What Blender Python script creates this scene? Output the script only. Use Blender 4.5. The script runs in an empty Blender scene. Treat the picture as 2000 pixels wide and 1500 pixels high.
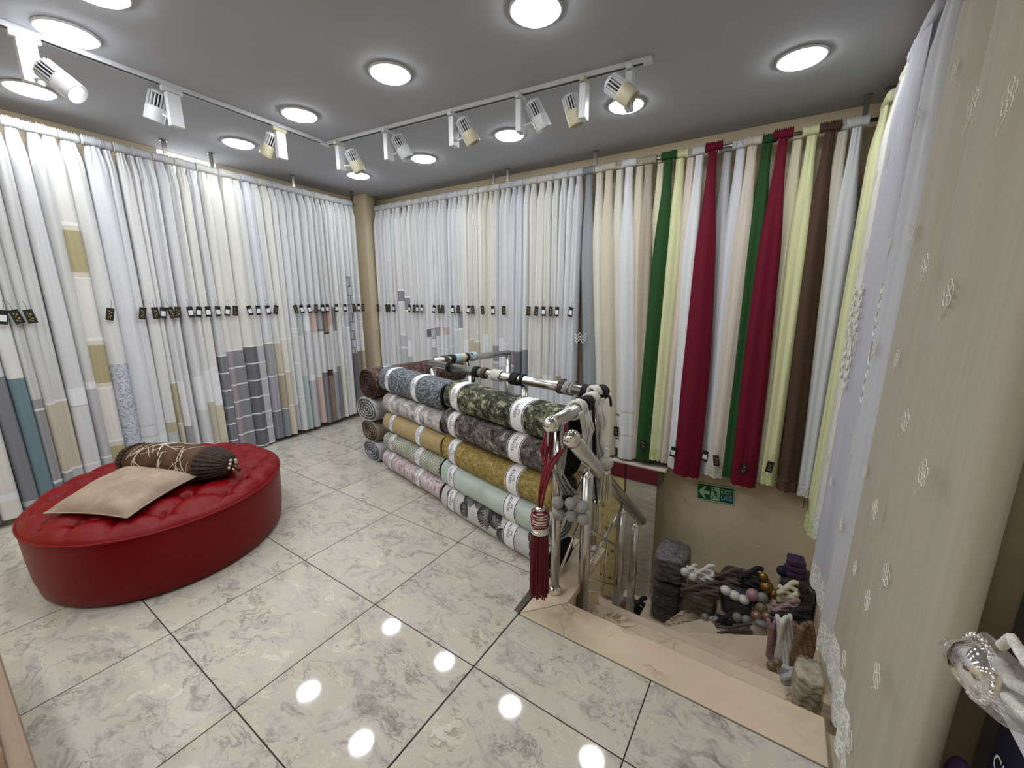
import bpy, bmesh, math, random
from mathutils import Vector, Matrix
random.seed(7)
D = bpy.data
SC = bpy.context.scene
COL = SC.collection
PI = math.pi
sin, cos = math.sin, math.cos

# ------------------------------------------------------------------ camera
FPX = 791.1                                   # focal length in pixels of the 2000 px frame
PITCH, YAW = 0.2112, -0.5838
CAM = Vector((2.0592, -0.4284, 1.4274))
_f = Vector((sin(YAW) * cos(PITCH), cos(YAW) * cos(PITCH), -sin(PITCH)))
_r = Vector((cos(YAW), -sin(YAW), 0))
_u = _r.cross(_f)
cd = D.cameras.new('camera'); cam = D.objects.new('camera', cd); COL.objects.link(cam)
cd.sensor_width = 36; cd.lens = FPX / 2000 * 36; cd.clip_start = 0.02
mw = Matrix((( _r.x, _u.x, -_f.x, CAM.x), (_r.y, _u.y, -_f.y, CAM.y), (_r.z, _u.z, -_f.z, CAM.z), (0, 0, 0, 1)))
cam.matrix_world = mw
SC.camera = cam

# ------------------------------------------------------------------ world, exposure
W = D.worlds.new('world'); SC.world = W; W.use_nodes = True
W.node_tree.nodes['Background'].inputs[0].default_value = (0.92, 0.96, 1.0, 1)
W.node_tree.nodes['Background'].inputs[1].default_value = 2.2
SC.view_settings.view_transform = 'Standard'; SC.view_settings.look = 'None'
SC.view_settings.exposure = 1.93; SC.view_settings.gamma = 1.0
SC.view_settings.use_curve_mapping = False
LAMP = 15.0                                   # emission of the round ceiling lights

def ray(px, py):
    return _r * ((px - 1000) / FPX) + _u * (-(py - 750) / FPX) + _f
def on(px, py, axis, val):                    # point of the photo on an axis-aligned plane of the room
    d = ray(px, py); t = (val - CAM[axis]) / d[axis]
    return CAM + d * t

# ------------------------------------------------------------------ mesh helper
class MB:
    def __init__(s): s.v = []; s.f = []; s.m = []
    def add(s, vs, fs, mi=0):
        o = len(s.v); s.v += [tuple(v) for v in vs]
        s.f += [tuple(i + o for i in f) for f in fs]; s.m += [mi] * len(fs)
    def box(s, c, h, ax=None, mi=0):
        c = Vector(c); ax = ax or (Vector((1, 0, 0)), Vector((0, 1, 0)), Vector((0, 0, 1)))
        vs = [c + ax[0] * (h[0] * i) + ax[1] * (h[1] * j) + ax[2] * (h[2] * k) for i in (-1, 1) for j in (-1, 1) for k in (-1, 1)]
        s.add(vs, [(0, 1, 3, 2), (4, 6, 7, 5), (0, 4, 5, 1), (2, 3, 7, 6), (0, 2, 6, 4), (1, 5, 7, 3)], mi)
    def box2(s, a, b, mi=0):
        s.box([(a[i] + b[i]) / 2 for i in range(3)], [abs(b[i] - a[i]) / 2 for i in range(3)], None, mi)
    def prism(s, poly, z0, z1, mi=0):
        n = len(poly)
        s.add([(p[0], p[1], z0) for p in poly] + [(p[0], p[1], z1) for p in poly],
              [tuple(range(n - 1, -1, -1)), tuple(range(n, 2 * n))] + [(i, (i + 1) % n, n + (i + 1) % n, n + i) for i in range(n)], mi)
    def loft(s, rings, cap=True, closed=True, mi=0):
        n = len(rings[0]); vs = [v for r in rings for v in r]; fs = []
        for k in range(len(rings) - 1):
            for i in range(n if closed else n - 1):
                j = (i + 1) % n
                fs.append((k * n + i, k * n + j, (k + 1) * n + j, (k + 1) * n + i))
        if cap and closed:
            fs.append(tuple(range(n - 1, -1, -1))); fs.append(tuple(range((len(rings) - 1) * n, len(rings) * n)))
        s.add(vs, fs, mi)
    def tube(s, pts, r, n=8, cap=True, mi=0):
        pts = [Vector(p) for p in pts]; rings = []; up = None
        for i, p in enumerate(pts):
            t = (pts[min(i + 1, len(pts) - 1)] - pts[max(i - 1, 0)])
            if t.length < 1e-9: t = Vector((0, 0, 1))
            t.normalize()
            if up is None:
                up = Vector((0, 0, 1)) if abs(t.z) < .9 else Vector((1, 0, 0))
            b = t.cross(up)
            if b.length < 1e-6: b = t.cross(Vector((0, 1, 0)))
            b.normalize(); up = b.cross(t).normalized()
            rr = r[i] if isinstance(r, (list, tuple)) else r
            rings.append([p + (b * cos(2 * PI * k / n) + up * sin(2 * PI * k / n)) * rr for k in range(n)])
        s.loft(rings, cap, True, mi)
    def lathe(s, c, prof, n=20, axis=None, mi=0):          # prof: (radius, height along axis)
        c = Vector(c); a = Vector(axis or (0, 0, 1)).normalized()
        b = a.cross(Vector((0, 0, 1)) if abs(a.z) < .9 else Vector((1, 0, 0))).normalized(); d = a.cross(b)
        s.loft([[c + a * h + (b * cos(2 * PI * k / n) + d * sin(2 * PI * k / n)) * max(r, 1e-5) for k in range(n)] for r, h in prof], True, True, mi)
    def ball(s, c, r, n=14, m=9, sc=(1, 1, 1)):
        c = Vector(c)
        s.loft([[c + Vector((r * sin(PI * j / m) * cos(2 * PI * k / n) * sc[0], r * sin(PI * j / m) * sin(2 * PI * k / n) * sc[1], r * cos(PI * j / m) * sc[2])) for k in range(n)]
                for j in ([.02] + list(range(1, m)) + [m - .02])], True)
    def build(s, name, mat, parent=None, smooth=False, bevel=0, kind=None):
        me = D.meshes.new(name)
        base = Vector((0, 0, 0))
        if parent is not None: base = wloc(parent)
        me.from_pydata([(v[0] - base.x, v[1] - base.y, v[2] - base.z) for v in s.v], [], s.f)
        mats = mat if isinstance(mat, (list, tuple)) else [mat]
        for m in mats: me.materials.append(m)
        if len(mats) > 1: me.polygons.foreach_set('material_index', s.m)
        bm = bmesh.new(); bm.from_mesh(me); bmesh.ops.recalc_face_normals(bm, faces=bm.faces); bm.to_mesh(me); bm.free()
        if smooth: me.polygons.foreach_set('use_smooth', [True] * len(me.polygons))
        o = D.objects.new(name, me); COL.objects.link(o)
        if parent is not None: o.parent = parent
        if bevel:
            bv = o.modifiers.new('bevel', 'BEVEL'); bv.width = bevel; bv.segments = 2; bv.limit_method = 'ANGLE'
        if kind: o['kind'] = kind
        return o
def wloc(o):
    v = Vector(o.location)
    while o.parent is not None:
        o = o.parent; v = v + Vector(o.location)
    return v
def tag(o, label, cat, group=None):
    o['label'] = label; o['category'] = cat
    if group: o['group'] = group
    return o
def thing(name, label, cat, loc=(0, 0, 0), group=None):
    o = D.objects.new(name, None); COL.objects.link(o); o.location = loc; o.empty_display_size = .05
    return tag(o, label, cat, group)
def struct(o): o['kind'] = 'structure'; return o
def smoothstep(a, b, x):
    t = min(1, max(0, (x - a) / (b - a))); return t * t * (3 - 2 * t)
ORD = ['', 'first', 'second', 'third', 'fourth', 'fifth', 'sixth', 'seventh', 'eighth', 'ninth', 'tenth', 'eleventh', 'twelfth', 'thirteenth', 'fourteenth', 'fifteenth', 'sixteenth', 'seventeenth', 'eighteenth', 'nineteenth', 'twentieth']
def ordn(n):
    if n <= 20: return ORD[n]
    t = {2: 'twenty', 3: 'thirty', 4: 'forty'}[n // 10]
    return (t + '-' + ORD[n % 10]) if n % 10 else {30: 'thirtieth', 40: 'fortieth'}[n]

# ------------------------------------------------------------------ materials
def lin(c):
    return tuple(((x / 255) / 12.92 if x <= 10 else (((x / 255) + .055) / 1.055) ** 2.4) for x in c) + (1,)
_mats = {}
def newmat(name):
    m = D.materials.new(name); m.use_nodes = True
    nt = m.node_tree; return m, nt, nt.nodes['Principled BSDF']
def N(nt, typ, **kw):
    n = nt.nodes.new(typ)
    for k, v in kw.items():
        if k in n.bl_rna.properties: setattr(n, k, v)
        else: n.inputs[k.replace('_', ' ')].default_value = v
    return n
def ramp(nt, fac, stops, interp='LINEAR'):
    r = nt.nodes.new('ShaderNodeValToRGB'); r.color_ramp.interpolation = interp
    e = r.color_ramp.elements
    while len(e) < len(stops): e.new(.5)
    for i, (p, c) in enumerate(stops):
        e[i].position = p; e[i].color = c if len(c) == 4 else tuple(c) + (1,)
    nt.links.new(fac, r.inputs[0]); return r
def coords(nt, scale=(1, 1, 1), rnd=False, which='Object'):
    tc = nt.nodes.new('ShaderNodeTexCoord'); mp = nt.nodes.new('ShaderNodeMapping')
    mp.inputs['Scale'].default_value = scale
    nt.links.new(tc.outputs[which], mp.inputs['Vector'])
    if rnd:
        oi = nt.nodes.new('ShaderNodeObjectInfo'); cb = nt.nodes.new('ShaderNodeVectorMath'); cb.operation = 'SCALE'
        cb.inputs[0].default_value = (37, 71, 53); nt.links.new(oi.outputs['Random'], cb.inputs['Scale'])
        nt.links.new(cb.outputs[0], mp.inputs['Location'])
    return mp.outputs[0]
def bump(nt, bs, h, strength=.3, dist=.01):
    b = nt.nodes.new('ShaderNodeBump'); b.inputs['Strength'].default_value = strength; b.inputs['Distance'].default_value = dist
    nt.links.new(h, b.inputs['Height']); nt.links.new(b.outputs[0], bs.inputs['Normal'])
def plain(name, rgb, rough=.5, metal=0, var=.06, scale=20, spec=.5, coat=0):
    if name in _mats: return _mats[name]
    m, nt, bs = newmat(name); c = lin(rgb)
    no = N(nt, 'ShaderNodeTexNoise', Scale=scale, Detail=4.0); nt.links.new(coords(nt, rnd=True), no.inputs['Vector'])
    r = ramp(nt, no.outputs[0], [(.3, tuple(x * (1 - var) for x in c[:3])), (.7, tuple(min(1, x * (1 + var)) for x in c[:3]))])
    nt.links.new(r.outputs[0], bs.inputs['Base Color'])
    bs.inputs['Roughness'].default_value = rough; bs.inputs['Metallic'].default_value = metal
    bs.inputs['Specular IOR Level'].default_value = spec; bs.inputs['Coat Weight'].default_value = coat
    _mats[name] = m; return m
def cloth(name, rgb, trans=0.0, rough=.85, streak=.05, gloss=0, spec=.2, wv=True):
    if name in _mats: return _mats[name]
    m, nt, bs = newmat(name); c = lin(rgb)
    v = coords(nt, (70, 70, 1.2), True)
    no = N(nt, 'ShaderNodeTexNoise', Scale=1.0, Detail=3.0); nt.links.new(v, no.inputs['Vector'])
    r = ramp(nt, no.outputs[0], [(.3, tuple(x * (1 - streak) for x in c[:3])), (.7, tuple(min(.92, x * (1 + streak)) for x in c[:3]))])
    nt.links.new(r.outputs[0], bs.inputs['Base Color'])
    bs.inputs['Roughness'].default_value = rough; bs.inputs['Specular IOR Level'].default_value = spec
    if wv:
        n2 = N(nt, 'ShaderNodeTexNoise', Scale=420.0, Detail=2.0); nt.links.new(coords(nt), n2.inputs['Vector'])
        bump(nt, bs, n2.outputs[0], .25, .002)
    if trans:
        tr = nt.nodes.new('ShaderNodeBsdfTranslucent'); nt.links.new(r.outputs[0], tr.inputs[0])
        mx = nt.nodes.new('ShaderNodeMixShader'); mx.inputs[0].default_value = trans
        nt.links.new(bs.outputs[0], mx.inputs[1]); nt.links.new(tr.outputs[0], mx.inputs[2])
        nt.links.new(mx.outputs[0], nt.nodes['Material Output'].inputs[0])
    _mats[name] = m; return m
def embroidered(name, rgb, rgb2, scale=30, thr=(.02, .05), rough=.8, trans=0.0, sc3=(1, 1, 1), dist=1.2):
    """thread pattern (curling lines) on a fabric ground"""
    if name in _mats: return _mats[name]
    m, nt, bs = newmat(name)
    v = coords(nt, sc3, True)
    no = N(nt, 'ShaderNodeTexNoise', Scale=scale, Detail=1.0, Distortion=dist); nt.links.new(v, no.inputs['Vector'])
    ma = nt.nodes.new('ShaderNodeMath'); ma.operation = 'SUBTRACT'; ma.inputs[1].default_value = .5; nt.links.new(no.outputs[0], ma.inputs[0])
    ab = nt.nodes.new('ShaderNodeMath'); ab.operation = 'ABSOLUTE'; nt.links.new(ma.outputs[0], ab.inputs[0])
    r = ramp(nt, ab.outputs[0], [(thr[0], lin(rgb2)), (thr[1], lin(rgb))])
    nt.links.new(r.outputs[0], bs.inputs['Base Color']); bs.inputs['Roughness'].default_value = rough
    bs.inputs['Specular IOR Level'].default_value = .25
    inv = nt.nodes.new('ShaderNodeMath'); inv.operation = 'SUBTRACT'; inv.inputs[0].default_value = 1; nt.links.new(ab.outputs[0], inv.inputs[1])
    bump(nt, bs, inv.outputs[0], .5, .006)
    if trans:
        tr = nt.nodes.new('ShaderNodeBsdfTranslucent'); nt.links.new(r.outputs[0], tr.inputs[0])
        mx = nt.nodes.new('ShaderNodeMixShader'); mx.inputs[0].default_value = trans
        nt.links.new(bs.outputs[0], mx.inputs[1]); nt.links.new(tr.outputs[0], mx.inputs[2])
        nt.links.new(mx.outputs[0], nt.nodes['Material Output'].inputs[0])
    _mats[name] = m; return m
def blotch(name, stops, scale=14, detail=8, rough=.85, sc3=(1, 1, 1), dist=.4, rnd=True, roughn=.65):
    if name in _mats: return _mats[name]
    m, nt, bs = newmat(name)
    no = N(nt, 'ShaderNodeTexNoise', Scale=scale, Detail=float(detail), Distortion=dist, Roughness=roughn)
    nt.links.new(coords(nt, sc3, rnd), no.inputs['Vector'])
    r = ramp(nt, no.outputs[0], [(p, lin(c)) for p, c in stops])
    nt.links.new(r.outputs[0], bs.inputs['Base Color']); bs.inputs['Roughness'].default_value = rough
    bs.inputs['Specular IOR Level'].default_value = .2
    bump(nt, bs, no.outputs[0], .15, .004)
    _mats[name] = m; return m
def marble(name, stops, vein, scale=3.0, rough=.07, vs=2.2, vw=.012, stretch=(1, 1, 1), vamt=.8):
    m, nt, bs = newmat(name); L = nt.links
    v = coords(nt, stretch, True)
    wn = N(nt, 'ShaderNodeTexNoise', Scale=scale * .8, Detail=5.0); L.new(v, wn.inputs['Vector'])
    wa = nt.nodes.new('ShaderNodeVectorMath'); wa.operation = 'MULTIPLY_ADD'; wa.inputs[1].default_value = (.55, .55, .55)
    L.new(wn.outputs['Color'], wa.inputs[0]); L.new(v, wa.inputs[2])
    n1 = N(nt, 'ShaderNodeTexNoise', Scale=scale, Detail=10.0, Roughness=.7, Distortion=1.2); L.new(wa.outputs[0], n1.inputs['Vector'])
    r1 = ramp(nt, n1.outputs[0], [(p, lin(c)) for p, c in stops])
    n2 = N(nt, 'ShaderNodeTexNoise', Scale=vs, Detail=6.0, Roughness=.6, Distortion=.8); L.new(wa.outputs[0], n2.inputs['Vector'])
    s = nt.nodes.new('ShaderNodeMath'); s.operation = 'SUBTRACT'; s.inputs[1].default_value = .5; L.new(n2.outputs[0], s.inputs[0])
    a = nt.nodes.new('ShaderNodeMath'); a.operation = 'ABSOLUTE'; L.new(s.outputs[0], a.inputs[0])
    r2 = ramp(nt, a.outputs[0], [(0, (vamt, vamt, vamt)), (vw, (0, 0, 0))])
    mx = nt.nodes.new('ShaderNodeMix'); mx.data_type = 'RGBA'; mx.inputs[7].default_value = lin(vein)
    L.new(r1.outputs[0], mx.inputs[6])
    n3 = N(nt, 'ShaderNodeTexNoise', Scale=scale * .7, Detail=2.0); L.new(v, n3.inputs['Vector'])
    r3 = ramp(nt, n3.outputs[0], [(.45, (0, 0, 0)), (.6, (1, 1, 1))])
    mu = nt.nodes.new('ShaderNodeMath'); mu.operation = 'MULTIPLY'; L.new(r2.outputs[0], mu.inputs[0]); L.new(r3.outputs[0], mu.inputs[1])
    L.new(mu.outputs[0], mx.inputs[0]); L.new(mx.outputs[2], bs.inputs['Base Color'])
    bs.inputs['Roughness'].default_value = rough
    return m
def emit(name, rgb, strength):
    m, nt, bs = newmat(name); bs.inputs['Emission Color'].default_value = rgb + (1,); bs.inputs['Emission Strength'].default_value = strength
    bs.inputs['Base Color'].default_value = (.9, .9, .9, 1); return m
M = {}
M['steel'] = plain('brushed_steel', (200, 198, 194), .26, 1, .03, 12)
M['chrome'] = plain('chrome', (225, 224, 222), .06, 1, .03)
M['darksteel'] = plain('dull_rod_steel', (150, 146, 138), .3, 1)
M['white_paint'] = plain('white_lamp_paint', (206, 208, 212), .4, 0, .03)
M['cream_paint'] = plain('yellowed_lamp_plastic', (190, 184, 158), .45, 0, .05)
M['black'] = plain('black_plastic', (16, 16, 18), .5, 0, .1)
M['wall'] = plain('beige_wall_paint', (226, 210, 180), .8, 0, .05, 3)
M['ceil'] = plain('ceiling_paint', (174, 176, 182), .85, 0, .02, 2)
M['tile'] = marble('marbled_tile', [(.28, (128, 122, 112)), (.40, (168, 163, 153)), (.50, (190, 184, 174)), (.58, (186, 180, 160)), (.66, (206, 202, 192)), (.78, (166, 158, 154))], (92, 86, 80), 5.5, .05, 4.0, .022, (1, 1.5, 1), .6)
M['stone'] = marble('beige_stone', [(.3, (190, 170, 144)), (.5, (206, 188, 164)), (.65, (204, 182, 164)), (.8, (192, 172, 132))], (120, 80, 56), 2.6, .22, 2.4, .016, (1, 1, 1), .9)
M['grout'] = plain('dark_grout', (44, 40, 36), .9)
M['lamp'] = emit('lamp_diffuser', (.94, .97, 1.0), LAMP)
M['leather'] = blotch('red_leather', [(.3, (104, 0, 4)), (.7, (122, 2, 8))], 60, 6, .40)
M['leather'].node_tree.nodes['Principled BSDF'].inputs['Specular IOR Level'].default_value = .2
M['rope_grey'] = plain('grey_cord', (150, 150, 148), .8, 0, .25, 200)
M['rope_white'] = plain('white_cord', (205, 203, 196), .8, 0, .2, 200)
M['rope_maroon'] = plain('maroon_cord', (110, 10, 30), .8, 0, .25, 200)
M['rope_black'] = plain('black_cord', (26, 24, 26), .8, 0, .25, 200)
M['rope_brown'] = plain('brown_cord', (84, 68, 58), .8, 0, .25, 200)
M['rope_blue'] = plain('pale_blue_cord', (170, 196, 204), .8, 0, .2, 200)
M['rope_cream'] = plain('cream_cord', (200, 194, 170), .8, 0, .2, 200)
M['paper'] = plain('white_paper', (226, 226, 228), .6, 0, .03)
M['ink'] = plain('black_ink', (34, 32, 38), .7)
M['gold'] = plain('gold_print', (176, 152, 84), .35, .6)

# ================================================================== the room
H = 2.6
LA = math.atan(.079)                                        # the left wall is slightly out of square
LO = Vector((-2.235, 0, 0)); LDIR = Vector((-.079, 1, 0)).normalized(); LN = Vector((LDIR.y, -LDIR.x, 0))
def lwall(s, out, z): p = LO + LDIR * s + LN * out; return Vector((p.x, p.y, z))
def bwall(s, out, z): return Vector((s, 3.16 - out, z))
def rwall(s, out, z): return Vector((2.62 - out, s, z))
ZAX = Vector((0, 0, 1))
YB = -3.2                                                   # shop continues behind the camera
# ceiling and outer walls
m = MB(); m.box2((-2.9, YB, H), (3.2, 3.4, H + .12)); struct(m.build('ceiling', M['ceil']))
m = MB(); m.box2((-2.9, 3.16, -2.6), (3.2, 3.34, H)); struct(m.build('wall_back', M['wall']))
m = MB(); m.box2((2.62, .36, -2.6), (2.8, 3.16, H)); struct(m.build('wall_right', M['wall']))
m = MB(); m.box2((-2.9, YB - .15, -.1), (3.2, YB, H)); struct(m.build('wall_front', M['wall']))
m = MB(); m.box2((3.0, YB, -.1), (3.2, .36, H)); m.box2((2.62, .18, -.1), (3.0, .36, H)); struct(m.build('wall_side', M['wall']))
# left wall with the high window
WS0, WS1, WZ0, WZ1 = .97, 1.44, 1.3, 2.597
m = MB()
def lbox(mb, s0, s1, o0, o1, z0, z1):
    mb.prism([lwall(s0, o0, 0)[:2], lwall(s1, o0, 0)[:2], lwall(s1, o1, 0)[:2], lwall(s0, o1, 0)[:2]], z0, z1)
lbox(m, YB, WS0, -.16, 0, -.1, H); lbox(m, WS1, 3.2, -.16, 0, -.1, H)
lbox(m, WS0, WS1, -.16, 0, -.1, WZ0); lbox(m, WS0, WS1, -.16, 0, WZ1, H)
struct(m.build('wall_left', M['wall']))
w = thing('window_1', '', ''); del w['label'], w['category']; struct(w); w.location = lwall((WS0 + WS1) / 2, -.1, WZ0)
m = MB(); lbox(m, WS0, WS0 + .02, -.05, -.002, WZ0, WZ1); lbox(m, WS1 - .02, WS1, -.05, -.002, WZ0, WZ1); lbox(m, WS0 + .02, WS1 - .02, -.05, -.002, WZ0, WZ0 + .03)
m.build('window_frame', M['white_paint'], w)
gl = emit('frosted_daylight_glass', (.95, .98, 1.0), .55)
m = MB(); lbox(m, WS0 + .02, WS1 - .02, -.03, -.02, WZ0 + .03, WZ1); m.build('window_pane', gl, w)
# corner pillar
m = MB(); m.prism([(-2.6, 2.84), (-2.14, 2.84), (-2.30, 3.17), (-2.6, 3.17)], 0, H)
struct(m.build('trim_1', M['wall'])); D.objects['trim_1']['label'] = 'beige corner pillar between the left and back walls'
# ceiling slab edge bands (plain beige strip over the curtains is the wall itself)

# floor: grout bed with the stairwell left open, tiles laid on it
T = .6; G = .0022; FT = .012
m = MB()
for a, b in (((-2.9, YB), (-.6, 3.16)), ((-.6, YB), (0, 1.8)), ((0, YB), (1.198, 1.52)), ((1.198, YB), (3.0, .925))):
    m.box2((a[0], a[1], -.14), (b[0], b[1], -.0012))
floor = struct(m.build('floor', M['grout']))
TR = [(-2.9, YB, -.6, 3.16), (-.6, YB, 0, 1.8), (0, YB, 1.198, 1.52), (1.198, YB, 3.0, .925)]
tile_cache = {}
def tile_mesh(w, d):
    k = (round(w, 3), round(d, 3))
    if k not in tile_cache:
        b = .0006; me = D.meshes.new('tile'); hx, hy = w / 2, d / 2
        vs = [(sx * hx, sy * hy, -FT) for sx, sy in ((-1, -1), (1, -1), (1, 1), (-1, 1))] + [(sx * hx, sy * hy, -b) for sx, sy in ((-1, -1), (1, -1), (1, 1), (-1, 1))] + [(sx * (hx - b), sy * (hy - b), 0) for sx, sy in ((-1, -1), (1, -1), (1, 1), (-1, 1))]
        fs = [(0, 1, 5, 4), (1, 2, 6, 5), (2, 3, 7, 6), (3, 0, 4, 7), (4, 5, 9, 8), (5, 6, 10, 9), (6, 7, 11, 10), (7, 4, 8, 11), (8, 9, 10, 11)]
        me.from_pydata(vs, [], fs); me.materials.append(M['tile']); tile_cache[k] = me
    return tile_cache[k]
for i in range(-5, 6):
    for j in range(-6, 6):
        for (x0, y0, x1, y1) in TR:
            a0, a1 = max(i * T, x0), min(i * T + T, x1); b0, b1 = max(j * T, y0), min(j * T + T, y1)
            if a1 - a0 < .02 or b1 - b0 < .02: continue
            o = D.objects.new('tile', tile_mesh(a1 - a0 - 2 * G, b1 - b0 - 2 * G)); COL.objects.link(o)
            o.location = ((a0 + a1) / 2, (b0 + b1) / 2, 0); o.parent = floor
# stone border round the stairwell
st = thing('stair_landing_edge', 'beige veined stone border around the stairwell opening', 'stone edging', (1.3, 1.0, 0))
m = MB(); m.prism([(1.202, .93), (2.34, .93), (2.34, 1.115), (1.36, 1.115)], -.04, 0); m.build('stone_slab', M['stone'], st, bevel=.003)
m = MB(); m.prism([(1.202, .936), (1.358, 1.117), (1.358, 1.62), (1.202, 1.62)], -.04, .0); m.build('stone_slab', M['stone'], st, bevel=.003)
m = MB(); m.prism([(.003, 1.523), (1.198, 1.523), (1.198, 1.62), (.003, 1.8)], -.04, .0); m.build('stone_slab', M['stone'], st, bevel=.003)
m = MB(); m.box2((-.597, 1.803, -.04), (-.3, 3.155, 0)); m.build('stone_slab', M['stone'], st, bevel=.003)
m = MB(); m.prism([(1.172, .930), (1.198, .930), (1.198, 1.30), (1.15, 1.30)], -.001, .004); m.build('metal_strip', M['darksteel'], st)
# stairwell walls under the floor
m = MB(); m.box2((-.3, 1.5, -2.6), (1.33, 1.62, -.041)); m.box2((1.22, 1.1, -2.6), (1.335, 1.5, -.041)); m.box2((-.6, 1.62, -2.6), (-.3, 3.16, -.041)); m.box2((1.335, .95, -2.6), (2.62, 1.1, -.041))
struct(m.build('wall_stairwell', M['wall']))
m = MB(); m.box2((2.456, .365, -2.6), (2.62, 3.16, -.0)); m.box2((2.345, .365, -.3), (2.456, .93, -.0)); struct(m.build('wall_stair_side', M['wall']))
m = MB(); m.box2((-.6, 1.5, -2.62), (2.6, 3.16, -2.5)); struct(m.build('floor_lower', M['stone']))
# steps and winders
stair = thing('staircase', '', ''); del stair['label'], stair['category']; struct(stair); stair.location = (1.85, 1.6, -.5)
def step(poly, z):
    m = MB(); m.prism(poly, z - .03, z); m.build('tread', M['stone'], stair, bevel=.003)
    cx = sum(p[0] for p in poly) / len(poly); cy = sum(p[1] for p in poly) / len(poly)
    m = MB(); m.prism([(p[0] + (cx - p[0]) * .02, p[1] + (cy - p[1]) * .02) for p in poly], z - .6, z - .031); m.build('riser', M['stone'], stair)
XA, XB_ = 1.336, 2.455
step([(XA, 1.10), (XB_, 1.10), (XB_, 1.385), (XA, 1.385)], -.18)
step([(XA, 1.37), (XB_, 1.37), (XB_, 1.64), (XA, 1.64)], -.36)
step([(XA, 1.625), (XB_, 1.625), (XB_, 2.26), (1.40, 1.645)], -.54)
step([(1.37, 1.61), (XB_, 2.24), (XB_, 2.96), (1.36, 1.73)], -.72)
step([(1.345, 1.70), (XB_, 2.94), (XB_, 3.155), (1.95, 3.155)], -.90)
step([(1.345, 1.70), (1.97, 3.155), (1.40, 3.155)], -1.08)
for k in range(5):
    step([(1.41 - .27 * k, 1.63), (1.41 - .27 * k, 3.155), (1.12 - .27 * k, 3.155), (1.12 - .27 * k, 1.63)], -1.26 - .18 * k)
# ledge along the back wall at floor level
led = thing('wall_ledge', 'cream ledge under the pale curtains at floor level on back wall', 'ledge', (.5, 3.1, 0))
m = MB(); m.box2((-.29, 2.93, -.02), (1.39, 3.155, .0)); m.build('ledge_board', plain('ledge_cream', (205, 198, 180), .6), led, bevel=.004)
m = MB(); m.box2((-.29, 2.96, -.2), (1.33, 3.155, -.021)); m.build('ledge_front', plain('ledge_beige', (150, 138, 116), .8), led)

# ================================================================== ceiling lights
lamps = [((205, 5), (-.31, .225)), (None, (-.79, .235)), (None, (-1.70, .24)), (None, (-.73, 1.275)), (None, (-1.614, 1.29)), (None, (.162, 1.266)), (None, (-1.566, 2.335)),
         (None, (-.677, 2.333)), (None, (.226, 2.313)), (None, (1.095, 2.317)), (None, (1.055, 1.27)), (None, (1.988, 2.303))]
lab = ['half out of the frame above the left track', 'touching the left track rail near the frame edge', 'under the large spotlight at the left edge', 'beside the left track near its corner', 'outside the left track above the white curtains',
       'in the middle of the ceiling', 'nearest to the corner pillar', 'small, second in the row along the back wall', 'third in the row along the back wall', 'half hidden by the last spotlight', 'at the top edge of the frame', 'nearest to the right hand curtains']
behind = [(-1.6, -.82), (-.7, -.82), (.18, -.82), (1.05, -.82), (-1.6, -1.88), (-.7, -1.88), (.18, -1.88), (1.05, -1.88), (.18, .22), (1.95, -.82)]  # unseen lamps; the last one is added to brighten the right-hand corner
def lampobj(x, y, text, group='round ceiling lights'):
    t = thing('ceiling_light', text, 'ceiling light', (x, y, H), group)
    R = .105
    m = MB(); m.lathe((x, y, H), [(R - .004, -.001), (R + .006, -.001), (R + .007, -.006), (R + .002, -.012), (R - .006, -.012), (R - .006, -.002)], 40); m.build('rim', M['white_paint'], t, True)
    m = MB(); m.lathe((x, y, H), [(R - .004, -.003), (R - .004, -.013), (R - .012, -.019), (R * .6, -.022), (.001, -.023)], 40); m.build('diffuser', M['lamp'], t, True)
for (pp, (x, y)), l in zip(lamps, lab): lampobj(x, y, 'lit round ceiling light ' + l)
for x, y in behind: lampobj(x, y, 'unseen lit round ceiling light in the part of the shop behind the camera')

# ================================================================== spotlight tracks
def track(name, a, b, label):
    t = thing(name, label, 'track rail', ((a[0] + b[0]) / 2, (a[1] + b[1]) / 2, H))
    d = (Vector(b) - Vector(a)).to_3d(); L = d.length; d.normalize(); n = Vector((-d.y, d.x, 0)); c = (Vector(a) + Vector(b)).to_3d() / 2
    m = MB()
    for sgn in (-1, 1): m.box(c + n * (.0145 * sgn) + ZAX * (H - .011), (L / 2, .0035, .011), (d, n, ZAX))
    m.box(c + ZAX * (H - .002), (L / 2, .011, .002), (d, n, ZAX)); m.build('channel', M['white_paint'], t)
    m = MB(); m.box(c + ZAX * (H - .0125), (L / 2 - .01, .0108, .0083), (d, n, ZAX)); m.build('contact_strip', M['black'], t)
    for e in (a, b):
        m = MB(); m.box(Vector(e).to_3d() + ZAX * (H - .0125), (.022, .0195, .0125), (d, n, ZAX)); m.build('end_cap', M['white_paint'], t, bevel=.002)
    return d, n
TC = (-1.05, 1.672)
TA = (-.885, -.35)
d1, n1 = track('track_rail', TA, (TC[0] + .005, TC[1] - .04), 'white ceiling track running along the left side of the ceiling')
d2, n2 = track('track_rail', TC, (1.345, 1.888), 'white ceiling track running across the ceiling to the right')
def lerp2(a, b, t): return (a[0] + (b[0] - a[0]) * t, a[1] + (b[1] - a[1]) * t)
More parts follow.
